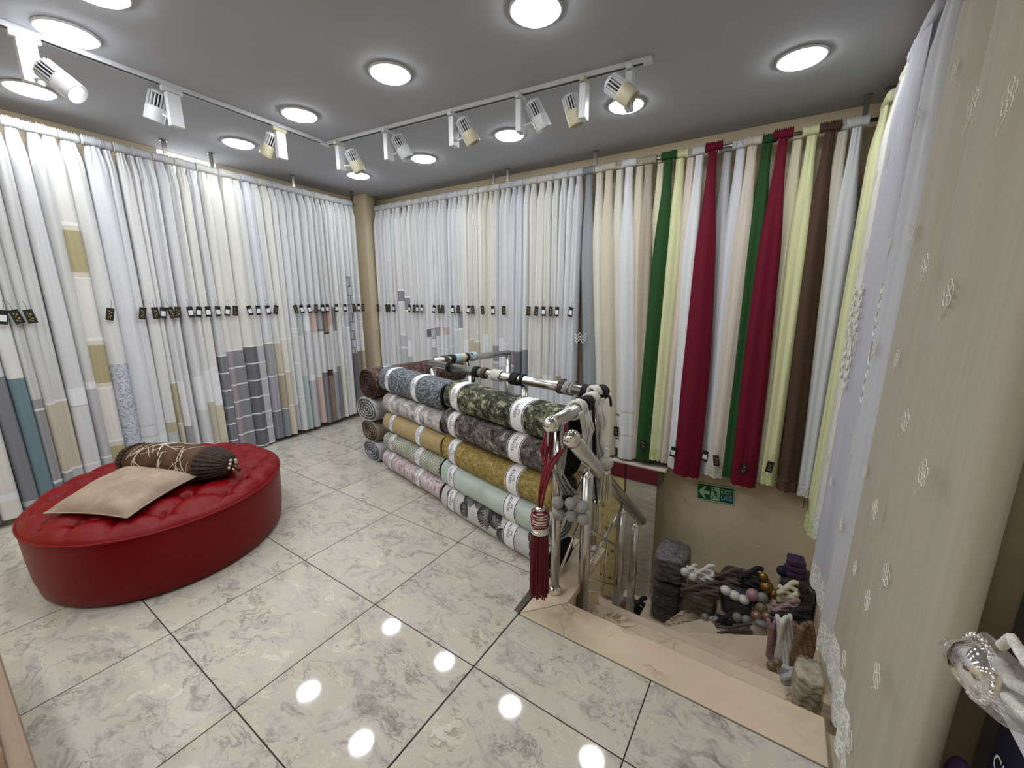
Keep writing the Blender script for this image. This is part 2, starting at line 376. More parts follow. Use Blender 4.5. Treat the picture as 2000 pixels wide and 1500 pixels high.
def spot(p, box_n, head_dir, head_off, label, col='white_paint', head='cream_paint', lit=False):
    """p: point on the track; box_n: unit vector of the box's broad face; head_dir: axis the lamp points along"""
    t = thing('spotlight', label, 'spotlight', (p[0], p[1], H - .12), 'track spotlights')
    bn = Vector(box_n).to_3d().normalized(); bd = ZAX.cross(bn)
    c = Vector((p[0], p[1], H))
    m = MB(); m.box(c - ZAX * .034, (.05, .014, .013), (bd, bn, ZAX)); m.build('adapter', M[head] if head == 'cream_paint' and random.random() < .5 else M[col], t, bevel=.003)
    m = MB(); m.box(c - ZAX * .135, (.033, .018, .085), (bd, bn, ZAX)); m.build('driver_box', M[col], t, bevel=.003)
    h = Vector(head_dir).normalized(); hc = c + Vector(head_off)
    e1 = h.cross(Vector((0, 0, 1)) if abs(h.z) < .9 else Vector((1, 0, 0))).normalized(); e2 = h.cross(e1)
    m = MB(); m.lathe(hc, [(.030, -.075), (.034, -.07), (.034, .0), (.0, .0)], 20, h); m.build('heat_sink_core', M['black'], t, True)
    m = MB()
    for k in range(18):
        a = 2 * PI * k / 18; rd = e1 * cos(a) + e2 * sin(a); tg = h.cross(rd)
        m.box(hc + rd * .039 - h * .034, (.008, .0022, .040), (rd, tg, h))
    m.lathe(hc, [(.001, -.088), (.028, -.086), (.042, -.074), (.042, -.068), (.001, -.068)], 24, h)
    m.build('heat_sink', M['white_paint'], t)
    m = MB(); m.lathe(hc, [(.001, .0), (.046, .0), (.048, .01), (.047, .07), (.046, .078), (.041, .078), (.038, .05), (.001, .05)], 28, h); m.build('barrel', M[head], t, True)
    m = MB(); m.lathe(hc, [(.037, .052), (.037, .056), (.001, .062)], 24, h); m.build('lens', M['lamp_dim'] if lit else plain('lamp_glass', (220, 222, 226), .1), t, True)
    m = MB(); m.tube([c - ZAX * .19, hc + h * .02], .007, 8); m.build('arm', M[col], t)
M['lamp_dim'] = emit('spot_lens', (.95, .98, 1.0), 3.0)
q = lambda px, py: on(px, py, 2, H - .06)[:2]
def ontrack(px, py, a, b):
    p = Vector(on(px, py, 2, H - .03)[:2]); a = Vector(a); d = (Vector(b) - a).normalized(); return a + d * (p - a).dot(d)
s_l = [((45, 72), (.55, .5, -.65), (.14, .06, -.22), 'large white spotlight at the left end of the left track, its lens showing', 'white_paint', True),
       ((330, 178), (-.3, -.2, -.95), (-.10, -.05, -.11), 'white spotlight hanging halfway along the left track', 'white_paint', False),
       ((553, 250), (-.5, -.2, -.85), (-.075, -.035, -.13), 'spotlight on the left track nearest the corner of the tracks', 'cream_paint', False)]
for pp, hd, ho, l, hm, lit in s_l:
    p = ontrack(pp[0], pp[1], TA, TC); spot(p, n1, hd, ho, l, 'white_paint', hm, lit)
s_r = [((662, 280), (.2, .35, -.92), (.075, .07, -.15), 'cream spotlight at the corner end of the right track', 'cream_paint'),
       ((754, 255), (.35, .35, -.87), (.07, .06, -.13), 'white spotlight second from the corner on the right track', 'white_paint'),
       ((880, 220), (.35, .35, -.87), (.075, .05, -.13), 'cream spotlight third from the corner on the right track', 'cream_paint'),
       ((1015, 188), (.35, .4, -.85), (.09, .05, -.13), 'white spotlight fourth from the corner on the right track', 'white_paint'),
       ((1138, 152), (.25, .2, -.9), (-.085, .05, -.14), 'cream spotlight second from the free end of the right track', 'cream_paint'),
       ((1228, 126), (.75, .2, -.62), (-.02, -.07, -.15), 'tilted spotlight at the free end of the right track', 'cream_paint')]
for pp, hd, ho, l, hm in s_r:
    p = ontrack(pp[0], pp[1], TC, (1.345, 1.888)); spot(p, d2, hd, ho, l, 'white_paint', hm)

# ================================================================== curtains
whites = [cloth('sheer_white_a', (226, 227, 230), .14), cloth('sheer_white_b', (224, 225, 224), .14), cloth('sheer_white_c', (218, 219, 222), .14), cloth('sheer_white_d', (226, 225, 219), .14), cloth('sheer_white_e', (220, 222, 228), .14), cloth('sheer_white_f', (212, 213, 212), .14)]
C_ = {'cream': (222, 219, 208), 'ivory': (214, 209, 196), 'teal': (114, 138, 148), 'dkgrey': (112, 114, 120), 'midgrey': (140, 140, 146), 'grey': (164, 164, 168), 'ltgrey': (192, 192, 196), 'mauve': (164, 152, 158), 'lilac': (168, 166, 178),
      'beige': (204, 196, 178), 'tan': (186, 178, 150), 'gold': (178, 168, 132), 'satin': (234, 236, 240), 'line': (240, 240, 240), 'mint': (182, 200, 198), 'pink': (206, 182, 174), 'brown': (146, 128, 116), 'dkbrown': (84, 66, 56), 'bluegrey': (146, 152, 160),
      'taupe': (178, 166, 150), 'maroon': (104, 8, 36), 'green': (36, 74, 34), 'lime': (214, 216, 170), 'paleyellow': (220, 214, 186), 'choc': (78, 58, 46), 'blush': (208, 196, 184), 'slate': (132, 134, 142), 'sand': (212, 204, 184), 'steelgrey': (150, 156, 160)}
def cm(k):
    if isinstance(k, int): return whites[k]
    if k == 'ivorygrey': return cloth('cloth_ivorygrey', C_[k], .3, .85, .05)
    if k in ('satin', 'line'): return cloth('cloth_' + k, C_[k], .1, .35, .04, spec=.5)
    if k in ('maroon', 'green', 'choc', 'lime', 'paleyellow', 'blush'): return cloth('cloth_' + k, C_[k], .06, .75, .10, spec=.25)
    return cloth('cloth_' + k, C_[k], .12)
M['damask'] = embroidered('damask_grey', (196, 200, 210), (150, 154, 166), 26, (.03, .06))
M['lace_w'] = embroidered('white_lace', (196, 196, 190), (238, 238, 232), 42, (.05, .09), trans=.15)
M['lace_beige'] = embroidered('beige_lace', (170, 162, 148), (216, 210, 198), 60, (.04, .08))
M['grid_print'] = None
def brickmat(name, base, line, w, h):
    m, nt, bs = newmat(name); tc = nt.nodes.new('ShaderNodeTexCoord'); sp = nt.nodes.new('ShaderNodeSeparateXYZ'); cb = nt.nodes.new('ShaderNodeCombineXYZ')
    nt.links.new(tc.outputs['Object'], sp.inputs[0]); nt.links.new(sp.outputs[1], cb.inputs[0]); nt.links.new(sp.outputs[2], cb.inputs[1])
    b = N(nt, 'ShaderNodeTexBrick', Scale=1.0); b.inputs['Color1'].default_value = lin(base); b.inputs['Color2'].default_value = lin(base); b.inputs['Mortar'].default_value = lin(line)
    b.inputs['Mortar Size'].default_value = .004; b.inputs['Brick Width'].default_value = w; b.inputs['Row Height'].default_value = h
    nt.links.new(cb.outputs[0], b.inputs['Vector']); nt.links.new(b.outputs[0], bs.inputs['Base Color']); bs.inputs['Roughness'].default_value = .85
    return m
M['grid_dark'] = brickmat('grid_woven', (178, 180, 186), (84, 84, 92), .05, .1)
M['grid_light'] = brickmat('brick_woven', (204, 204, 204), (226, 226, 226), .07, .1)

RZ = 2.46
FR = {'L': (lwall, .264, LDIR, LN), 'B': (bwall, .16, Vector((1, 0, 0)), Vector((0, -1, 0))), 'R': (rwall, .20, Vector((0, 1, 0)), Vector((-1, 0, 0)))}
def s_left(px, py):
    p0 = lwall(0, .264, 0); d = ray(px, py); t = (p0 - CAM).to_2d().dot(LN.to_2d()) / d.to_2d().dot(LN.to_2d())
    p = CAM + d * t; return (p - p0).dot(LDIR), p.z
def s_back(px, py): p = on(px, py, 1, 3.0); return p.x, p.z
def s_right(px, py): p = on(px, py, 0, 2.39); return p.y, p.z

def curtain(fr, s, sb, wt, wb, zb, segs, label, group, tagk=None, depth=.05, pleats=2, hemw=0, hdr=None, tag_z=1.30, tag_ds=0, scal=0, zt=RZ, out_add=0, hw=None, ncol=34, pa=.2, neck=.42, nl=.11):
    """fr: wall; s/sb: place along the rail at top / hem; wt/wb: half widths; segs: [(z_start, material key, part name)] from the top"""
    P, ro, al, nn = FR[fr]; ro += out_add
    root = thing('curtain', label, 'curtain', P(s, ro, zb), group)
    ph = random.uniform(0, 6.28); sway = random.uniform(-.006, .006); k = pleats
    ztop = zt - .035
    def ring(z, grow=0, zoff=None):
        t = (ztop - z) / (ztop - zb)
        e = smoothstep(-.004, nl, t)
        w = wt * (neck + (1 - neck) * e) + (wb - wt) * smoothstep(.08, .75, t)
        d = depth * (.5 + .5 * e) * (1 + .12 * t)
        c = s + (sb - s) * smoothstep(0, 1, t) + sway * sin(5 * t + ph)
        r = []
        for i in range(ncol):
            th = 2 * PI * i / ncol; cx = cos(th); sy = sin(th)
            x = (abs(cx) ** .9) * (1 if cx > 0 else -1) * w
            y = (abs(sy) ** .8) * (1 if sy > 0 else -1) * d
            if sy > 0: y += sy * d * pa * cos(k * PI * x / max(w, .01) + ph + 1.3 * t) * (.25 + .75 * e) ; x += .25 * pa * w * sin(k * PI * x / max(w, .01) + ph) * sy
            if t < .10: y *= 1 + .25 * (1 - t / .10) * cos(9 * th + ph); x *= 1 + .12 * (1 - t / .1) * cos(7 * th)
            g = 1 + grow
            zz = z if zoff is None else z + zoff(th)
            r.append(P(c + x * g, ro + y * g, zz))
        return r
    zs_start = [ztop] + [q[0] for q in segs[1:]] + [zb]
    nb = 0
    for qi, sg in enumerate(segs):
        z1, z0 = zs_start[qi], zs_start[qi + 1]
        if z1 - z0 < .002: continue
        n = max(1, int((z1 - z0) / .14)); zz = [z1 + (z0 - z1) * j / n for j in range(n + 1)]
        if qi == 0: zz = [z for z in (ztop, ztop - .02, ztop - .05, ztop - .09, ztop - .15, ztop - .22, ztop - .32) if z > z0] + [z for z in zz if z < ztop - .4] 
        if zz[-1] > z0 + 1e-6: zz.append(z0)
        last = qi == len(segs) - 1
        gr = .0 if qi == 0 else (.015 if sg[2] in ('band', 'stripe') else .006)
        rings = [ring(z, gr) for z in zz]
        if last and scal:
            rings[-1] = ring(zz[-1], gr, lambda th: scal * (abs(sin(th * 5)) - 1) * -1 * 1.0)
        m = MB(); m.loft(rings, cap=False)
        mt = sg[1] if isinstance(sg[1], bpy.types.Material) else cm(sg[1])
        m.build(sg[2], mt, root, True)
    # gathered heading round the rail
    hw = hw or wt * .98
    m = MB(); rings = []; nh = 18
    for j in range(nh + 1):
        x = s - hw + 2 * hw * j / nh; rr = .0215 + .010 * (j % 2) + random.uniform(-.003, .003)
        rings.append([P(x, ro + rr * .85 * cos(2 * PI * q / 12), zt - .004 + rr * (1.25 if sin(2 * PI * q / 12) > 0 else 1.0) * sin(2 * PI * q / 12)) for q in range(12)])
    m.loft(rings); m.build('heading', (segs[0][1] if isinstance(segs[0][1], bpy.types.Material) else cm(segs[0][1])) if hdr is None else cm(hdr), root, True)
    if tagk:
        zc = tag_z; dd = depth * 1.45 + .012; a = random.uniform(-.25, .25)
        t = (ztop - zc) / (ztop - zb); c = s + (sb - s) * smoothstep(0, 1, t) + tag_ds
        u = (al * cos(a) + ZAX * sin(a)); v = (ZAX * cos(a) - al * sin(a)); ct = P(c, ro + dd, zc)
        m = MB(); m.box(ct, (.021, .0012, .043), (u, nn, v)); tg = m.build('hang_tag', M['black'], root)
        m = MB(); m.tube([ct + v * .04 + nn * .001, ct + v * .07 - nn * .004 + u * .004, ct + v * .10 - nn * .012], .0011, 4); m.build('tag_cord', M['black'], tg)
        if tagk == 'w':
            m = MB(); m.box(ct - v * .006 + nn * .0016, (.0155, .0006, .019), (u, nn, v)); m.build('price_sticker', M['paper'], tg)
        else:
            m = MB()
            for (x, y, r) in ((-.006, .02, .005), (.005, .012, .006), (-.004, 0, .004), (.006, -.012, .006), (-.006, -.022, .005), (.003, -.028, .004)):
                m.lathe(ct + u * x + v * y + nn * .001, [(r, 0), (r * .7, .001), (.0002, .0012)], 6, nn)
            m.build('gold_motif', M['gold'], tg)
    return root
def lined(z0, zb, dz, col, name='lower_panel', lw=.012, line='line'):
    out = []; z = z0
    while z > zb + .02:
        out.append((z, line, 'stripe')); out.append((z - lw, col, name)); z -= dz
    return out

# ---- rails on ceiling brackets
def rod(fr, s0, s1, label, brackets, zt=RZ):
    P, ro, al, nn = FR[fr]
    t = thing('curtain_rail', label, 'curtain rail', P((s0 + s1) / 2, ro, zt))
    m = MB(); m.tube([P(s0, ro, zt), P((s0 + s1) / 2, ro, zt), P(s1, ro, zt)], .0115, 12); m.build('rod', M['darksteel'], t, True)
    for b in brackets:
        br = MB(); br.box(P(b, ro, (zt + H) / 2 + .008), (.014, .005, (H - zt) / 2 - .012), (al, nn, ZAX)); br.lathe(P(b, ro, H), [(.001, -.001), (.026, -.001), (.026, -.006), (.001, -.008)], 16)
        br.build('bracket', M['darksteel'], t)
        br = MB(); br.tube([P(b - .012, ro, zt), P(b + .012, ro, zt)], .017, 12); br.build('bracket_ring', M['darksteel'], t, True)
sL = lambda px, py=300: s_left(px, py)[0]
rod('L', sL(-260, 180), sL(160, 270) + .02, 'steel rod carrying the curtains at the left edge', [sL(-120, 215)])
rod('L', sL(166, 272) + .01, sL(419, 330) - .01, 'steel rod under the high window on the left wall', [sL(324, 305), sL(415, 328)])
rod('L', sL(425, 332), sL(692, 402), 'steel rod on the left wall next to the corner pillar', [sL(574, 372), sL(688, 401)])
sB = lambda px, py=380: s_back(px, py)[0]
rod('B', sB(731, 402), sB(968, 362), 'steel rod on the back wall next to the corner pillar', [sB(734, 400), sB(964, 362)])
rod('B', sB(972, 362), 2.40, 'long steel rod on the back wall carrying the coloured curtains', [sB(992, 358), sB(1160, 335) + .01, 2.33])
rod('R', .30, 3.02, 'steel rod on the right hand wall over the stairs', [.36, 1.6, 2.95])

# ---- left wall ------------------------------------------------------------
LC = []      # (s, sb, wt, wb, zb, segs, desc, tag)
def LD(px_top, py_top, wt, segs, desc, tg=None, **k): LC.append([sL(px_top, py_top), wt, segs, desc, tg, k])
def LB(px, py, wt, segs, desc, tg=None, **k): LC.append([s_left(px, py)[0], wt, segs, desc, tg, k])
# group at the left edge, most of it cut by the frame
LB(-30, 985, .06, [(0, 1, 'body'), (.42, 'dkgrey', 'lower_panel')], 'white curtain with dark grey lower part')
LB(18, 985, .055, [(0, 3, 'body'), (.22, 'satin', 'band'), (.17, 3, 'lower_panel')], 'ivory curtain with one satin band near the hem', 'g')
LB(50, 965, .05, [(0, 2, 'body'), (.95, 'slate', 'lower_panel'), (.13, 'ltgrey', 'band'), (.09, 'slate', 'lower_panel')], 'white curtain with slate grey lower half')
LB(80, 950, .05, [(0, 1, 'body'), (.93, 'teal', 'lower_panel')], 'white curtain with teal blue lower half', 'w')
LB(102, 930, .045, [(0, 5, 'body'), (.78, 'grey', 'lower_panel'), (.72, 'satin', 'stripe'), (.705, 'grey', 'lower_panel'), (.22, 'satin', 'stripe'), (.2, 'midgrey', 'lower_panel')], 'pale curtain with grey, twice satin lined lower part', 'g')
LB(124, 922, .045, [(0, 5, 'body'), (.75, 'satin', 'stripe'), (.735, 'beige', 'lower_panel'), (.27, 'satin', 'stripe'), (.255, 'grey', 'lower_panel')], 'pale curtain with beige lower part and satin lines', 'g')
LB(146, 915, .04, [(0, 5, 'body'), (.76, 'satin', 'stripe'), (.745, 'beige', 'lower_panel'), (.28, 'satin', 'stripe'), (.265, 'ltgrey', 'lower_panel')], 'narrow pale curtain with beige lower part', None)
LB(174, 905, .06, [(0, 2, 'body'), (.82, 'satin', 'lower_panel'), (.70, 'ltgrey', 'stripe'), (.69, 2, 'lower_panel'), (.28, 'satin', 'stripe'), (.265, 2, 'lower_panel')], 'wide white curtain with glossy lower band', None)
LB(206, 897, .06, [(0, 5, 'body'), (.85, 'satin', 'band'), (.80, 'ltgrey', 'lower_panel'), (.30, 'satin', 'stripe'), (.285, 'ltgrey', 'lower_panel')], 'wide sheer grey white curtain with satin lines', None)
gs = [(0, 3, 'body')]
for z in (1.86, 1.10, .36): gs += [(z + .05, 'line', 'stripe'), (z + .03, 'ivory', 'band'), (z, 'gold', 'band'), (z - .27, 'ivory', 'band'), (z - .30, 'line', 'stripe'), (z - .31, 3, 'body')]
LB(228, 892, .04, gs[:-1], 'white curtain with broad gold bands all the way down', None)
LB(257, 872, .055, [(0, 1, 'body'), (.95, M['damask'], 'lower_panel')], 'white curtain with a grey damask lower half', 'g')
# group under the window
LD(180, 288, .05, [(0, 4, 'body')] + lined(.46, 0, .085, 4, lw=.008, line='ltgrey'), 'bluish white curtain with pintucked lower part', None)
LD(207, 293, .05, [(0, 0, 'body'), (.43, 'satin', 'band'), (.41, 0, 'lower_panel'), (.38, 'satin', 'band'), (.27, 0, 'lower_panel'), (.16, 'satin', 'band'), (.09, 0, 'lower_panel')], 'white curtain with broad glossy satin bands', 'g')
LD(233, 300, .04, [(0, 1, 'body'), (.44, 'tan', 'band'), (.36, 'ltgrey', 'lower_panel'), (.22, 'gold', 'band'), (.13, 'ltgrey', 'lower_panel')], 'white curtain with two small gold blocks', 'g')
LD(250, 303, .045, [(0, 1, 'body'), (.76, 'line', 'stripe'), (.75, 'tan', 'lower_panel'), (.42, 'line', 'stripe'), (.41, 'beige', 'lower_panel'), (.17, 'grey', 'band')], 'white curtain with olive beige lower part', 'w')
LD(266, 305, .045, [(0, 2, 'body'), (.76, 'satin', 'lower_panel'), (.38, 'grey', 'lower_panel'), (.15, 'bluegrey', 'band')], 'white curtain with white block over blue grey hem', 'g')
LD(283, 308, .045, [(0, 0, 'body'), (.8, 'satin', 'stripe'), (.78, 0, 'lower_panel')], 'white curtain with one satin line', 'g')
LD(307, 311, .05, [(0, 2, 'body'), (.78, 'satin', 'lower_panel'), (.5, 'line', 'stripe'), (.49, 2, 'lower_panel'), (.2, 'line', 'stripe'), (.19, 2, 'lower_panel')], 'white curtain with pale satin lower half', 'w')
LD(327, 315, .045, [(0, 1, 'body'), (.82, 'satin', 'lower_panel'), (.55, 'line', 'stripe'), (.54, 'beige', 'lower_panel')], 'white curtain with beige hem block', 'w')
LD(348, 318, .045, [(0, 3, 'body'), (.84, 'line', 'stripe'), (.83, 'satin', 'band'), (.5, 'sand', 'lower_panel'), (.2, 'beige', 'lower_panel')], 'ivory curtain with sand coloured lower part', 'w')
LD(369, 322, .045, [(0, 2, 'body')] + lined(.93, 0, .155, 'slate'), 'white curtain with narrow slate tiers below', 'w')
LD(389, 325, .045, [(0, 3, 'body')] + lined(.97, 0, .155, 'mauve'), 'ivory curtain with mauve grey tiers below', 'w')
LD(408, 328, .045, [(0, 3, 'body')] + lined(.97, 0, .155, 'midgrey'), 'ivory curtain with mid grey tiers below', 'g')
# group next to the pillar
LD(438, 336, .055, [(0, 3, 'body')] + lined(.99, 0, .16, 'dkgrey'), 'wide ivory curtain with dark grey tiers below', 'w')
LD(458, 342, .045, [(0, 1, 'body')] + lined(.99, 0, .16, 'ltgrey'), 'white curtain with light grey tiers below', 'w')
LD(477, 347, .045, [(0, 4, 'body'), (1.0, 'line', 'stripe'), (.99, 'grey', 'lower_panel'), (.68, 'line', 'stripe'), (.67, 'lilac', 'lower_panel'), (.33, 'line', 'stripe'), (.32, 'slate', 'lower_panel')], 'bluish white curtain with lilac grey steps below', 'w')
LD(494, 351, .045, [(0, 1, 'body'), (1.0, 'line', 'stripe'), (.99, 'beige', 'lower_panel'), (.68, 'line', 'stripe'), (.67, 'taupe', 'lower_panel'), (.33, 'line', 'stripe'), (.32, 'bluegrey', 'lower_panel')], 'white curtain with beige over blue grey steps', 'g')
LD(509, 354, .045, [(0, 3, 'body'), (1.03, 'line', 'stripe'), (1.02, 'cream', 'lower_panel'), (.7, 'line', 'stripe'), (.69, 'beige', 'lower_panel'), (.35, 'line', 'stripe'), (.34, 'sand', 'lower_panel')], 'ivory curtain with cream steps below', None)
LD(523, 357, .04, [(0, 1, 'body'), (1.03, 'line', 'stripe'), (1.02, 1, 'lower_panel'), (.35, 'line', 'stripe'), (.34, 'ltgrey', 'lower_panel')], 'white curtain with two thin white lines', None)
LD(537, 360, .045, [(0, 2, 'body'), (1.12, 'line', 'stripe'), (1.11, 2, 'lower_panel'), (1.09, 'line', 'stripe'), (1.08, 2, 'lower_panel'), (.77, 'line', 'stripe'), (.76, 2, 'lower_panel'), (.42, 'line', 'stripe'), (.41, 2, 'lower_panel')], 'grey white curtain with evenly spaced thin lines', 'g')
LD(551, 363, .04, [(0, 2, 'body'), (1.26, 'mint', 'band'), (1.04, 2, 'body'), (.62, 'mint', 'band'), (.56, 'mint', 'lower_panel')], 'white curtain with mint green blocks', 'w')
LD(566, 367, .04, [(0, 2, 'body'), (1.33, 'satin', 'band'), (1.08, 2, 'body'), (.62, 'satin', 'band'), (.56, 'ltgrey', 'lower_panel')], 'white curtain with glossy grey block below', 'w')
LD(581, 370, .04, [(0, 2, 'body'), (1.30, 'pink', 'band'), (1.06, 2, 'body'), (.58, 'pink', 'lower_panel')], 'white curtain with pale pink blocks', 'g')
LD(594, 374, .04, [(0, 2, 'body'), (1.30, 'dkgrey', 'stripe'), (1.28, 'grey', 'band'), (1.09, 'dkgrey', 'stripe'), (1.07, 2, 'body'), (.62, 'dkgrey', 'stripe'), (.57, 'slate', 'lower_panel')], 'white curtain with grey blocks edged in dark grey', 'w')
LD(605, 377, .035, [(0, 5, 'body'), (1.28, 'dkbrown', 'stripe'), (1.26, 'brown', 'band'), (1.05, 'dkbrown', 'stripe'), (1.03, 5, 'body'), (.64, 'dkbrown', 'stripe'), (.57, 'brown', 'lower_panel')], 'pale curtain with brown blocks edged in dark brown', 'w')
LD(615, 379, .035, [(0, 5, 'body'), (1.33, 'pink', 'band'), (1.12, 5, 'body'), (.6, 'grey', 'lower_panel')], 'narrow pale curtain with a small salmon block', None)
LD(625, 382, .035, [(0, 2, 'body'), (1.32, 'slate', 'band'), (1.06, 2, 'body'), (.66, 'midgrey', 'lower_panel')], 'narrow white curtain with slate block', 'w')
LD(634, 384, .035, [(0, 1, 'body'), (1.37, 'cream', 'band'), (1.13, 1, 'body'), (.74, 'cream', 'lower_panel')], 'narrow white curtain with cream blocks', None)
LD(643, 386, .035, [(0, 1, 'body'), (1.32, 'satin', 'band'), (1.1, 1, 'body'), (.72, 'satin', 'stripe'), (.68, 1, 'lower_panel')], 'white curtain with shiny white blocks', 'w')
LD(652, 388, .035, [(0, 2, 'body'), (1.30, 'satin', 'stripe'), (1.28, 'ltgrey', 'band'), (1.1, 'satin', 'stripe'), (1.08, 2, 'lower_panel')], 'white curtain with pale grey block in satin edges', None)
LD(662, 391, .035, [(0, 2, 'body'), (1.66, M['grid_dark'], 'lower_panel'), (.78, 'dkgrey', 'band')], 'white curtain with dark square grid pattern', 'g')
LD(671, 394, .035, [(0, 1, 'body'), (1.55, M['grid_light'], 'lower_panel'), (.8, 'brown', 'band')], 'white curtain with pale brick pattern and brown hem', 'w')
LD(681, 396, .035, [(0, 5, 'body'), (1.5, M['grid_light'], 'lower_panel'), (.8, 'taupe', 'band')], 'pale curtain with faint brick pattern, last before the pillar', 'g')
nL = len(LC)
LC.sort(key=lambda q: q[0])
for i, q in enumerate(LC):
    gaps = [abs(LC[j][0] - q[0]) for j in (i - 1, i + 1) if 0 <= j < nL]; q[1] = min(.075, max(.028, .51 * min(max(gaps), 2.2 * min(gaps))))
for i, (s, wt, segs, desc, tg, k) in enumerate(LC):
    nfp = nL - i
    lab = desc + ', ' + ordn(nfp) + ' from the pillar, left wall'
    curtain('L', s, s + random.uniform(-.008, .012), wt * .96, wt * 1.06, .045 + random.uniform(-.015, .02), segs, lab, 'curtains on the left wall', tg, depth=.062, out_add=.012 * (i % 2), pleats=random.choice((1, 1, 1.5)), tag_z=1.31, pa=.14, neck=.62, nl=.06)

# ---- back wall, white part ---------------------------------------------------
BC = []
def BD(px, segs, desc, tg=None, w=.046, **k): BC.append([sB(px, 400 - (px - 735) * .153), segs, desc, tg, w, k])
bt = [737, 746, 754, 761, 769, 780, 791, 802, 810, 818, 826, 834, 843, 852, 861, 870, 880, 890, 900, 910, 921, 931, 941, 951, 961]
bd = [([(0, 0, 'body')], 'plain bluish white curtain', 'g'), ([(0, 4, 'body')], 'plain white curtain with soft folds', None), ([(0, 0, 'body')], 'plain bright white curtain', 'g'), ([(0, 1, 'body')], 'plain white curtain with a dark tag', 'g'), ([(0, 2, 'body')], 'plain white curtain with a white labelled tag', 'w'),
      ([(0, 2, 'body'), (1.52, 'line', 'stripe'), (1.50, 'midgrey', 'band'), (1.38, 'line', 'stripe'), (1.36, 2, 'body'), (1.0, 'line', 'stripe'), (.98, 'ltgrey', 'band'), (.84, 'line', 'stripe'), (.82, 'ltgrey', 'lower_panel')], 'white curtain with one grey square', None),
      ([(0, 5, 'body'), (1.44, 'line', 'stripe'), (1.42, 'midgrey', 'band'), (1.28, 'line', 'stripe'), (1.26, 5, 'body'), (.92, 'satin', 'band'), (.73, 'ltgrey', 'lower_panel')], 'pale grey curtain with grey square and white block', None),
      ([(0, 1, 'body'), (.49, 'satin', 'stripe'), (.47, 'ltgrey', 'lower_panel')], 'white curtain with one satin line low down', 'w'), ([(0, 2, 'body'), (.46, 'slate', 'lower_panel')], 'white curtain with slate hem block', 'g'), ([(0, 1, 'body'), (.47, 'line', 'stripe'), (.45, 'slate', 'lower_panel')], 'white curtain with grey hem block and white line', 'w'), ([(0, 2, 'body'), (.47, 'line', 'stripe'), (.45, 'midgrey', 'lower_panel')], 'white curtain with mid grey hem block', 'w'),
      ([(0, 0, 'body'), (1.08, 'line', 'stripe'), (1.07, 'dkgrey', 'band'), (.98, 'line', 'stripe'), (.97, 0, 'body'), (.62, 'dkgrey', 'band'), (.53, 0, 'lower_panel')], 'white curtain with two small dark squares', None),
      ([(0, 0, 'body')] + [q for z in (1.08, .86, .62) for q in ((z, 'grey', 'stripe'), (z - .02, 'ltgrey', 'band'), (z - .10, 'grey', 'stripe'), (z - .12, 0, 'body'))], 'white curtain with thin grey double lines', None),
      ([(0, 2, 'body'), (1.1, 'mauve', 'band'), (1.0, 2, 'body'), (.86, 'line', 'stripe'), (.85, 2, 'body'), (.64, 'slate', 'band'), (.56, 2, 'lower_panel')], 'white curtain with mauve and slate squares', 'w'),
      ([(0, 0, 'body'), (1.06, 'line', 'stripe'), (1.05, 'satin', 'band'), (.72, 'line', 'stripe'), (.71, 0, 'lower_panel')], 'white curtain with tall satin block', 'g'), ([(0, 2, 'body'), (1.1, 'pink', 'band'), (1.02, 2, 'body'), (.86, 'line', 'stripe'), (.85, 2, 'lower_panel'), (.64, 'line', 'stripe'), (.63, 2, 'lower_panel')], 'white curtain with a small pink square', 'g'),
      ([(0, 4, 'body'), (.9, 'line', 'stripe'), (.89, 4, 'lower_panel')], 'bluish white curtain with one fine line', None), ([(0, 4, 'body'), (1.3, 'line', 'stripe'), (1.28, 4, 'body'), (1.09, 'line', 'stripe'), (1.07, 4, 'body'), (.78, 'line', 'stripe'), (.76, 4, 'lower_panel'), (.6, 'line', 'stripe'), (.58, 4, 'lower_panel')], 'bluish white curtain with paired fine lines', 'w'),
      ([(0, 1, 'body'), (1.28, 'grey', 'band'), (1.1, 'line', 'stripe'), (1.08, 1, 'body'), (.75, 'slate', 'band'), (.6, 'line', 'stripe'), (.58, 1, 'lower_panel')], 'white curtain with two slate squares', 'g'), ([(0, 1, 'body'), (.98, 'line', 'stripe'), (.96, 'satin', 'lower_panel')], 'white curtain with satin lower part', None),
      ([(0, 3, 'body'), (1.0, 'line', 'stripe'), (.98, 'sand', 'band'), (.82, 'line', 'stripe'), (.8, 'cream', 'lower_panel')], 'ivory curtain with sand coloured block', 'w'), ([(0, 3, 'body'), (.98, 'line', 'stripe'), (.96, 'beige', 'band'), (.8, 'cream', 'lower_panel')], 'ivory curtain with beige block', 'g'),
      ([(0, 3, 'body'), (.84, 'line', 'stripe'), (.82, 'cream', 'lower_panel')], 'cream curtain with one fine line', None), ([(0, 'cream', 'body'), (1.05, 'satin', 'band'), (.85, 'line', 'stripe'), (.83, 'cream', 'lower_panel')], 'cream curtain with white satin block', 'g'), ([(0, 'cream', 'body')], 'plain cream curtain beside the rod joint', None)]
for px, (sg, ds, tg) in zip(bt, bd): BD(px, sg, ds, tg, .047)
bt2 = [972, 984, 995, 1006, 1018, 1031, 1045, 1060, 1076, 1090, 1104, 1118, 1133]
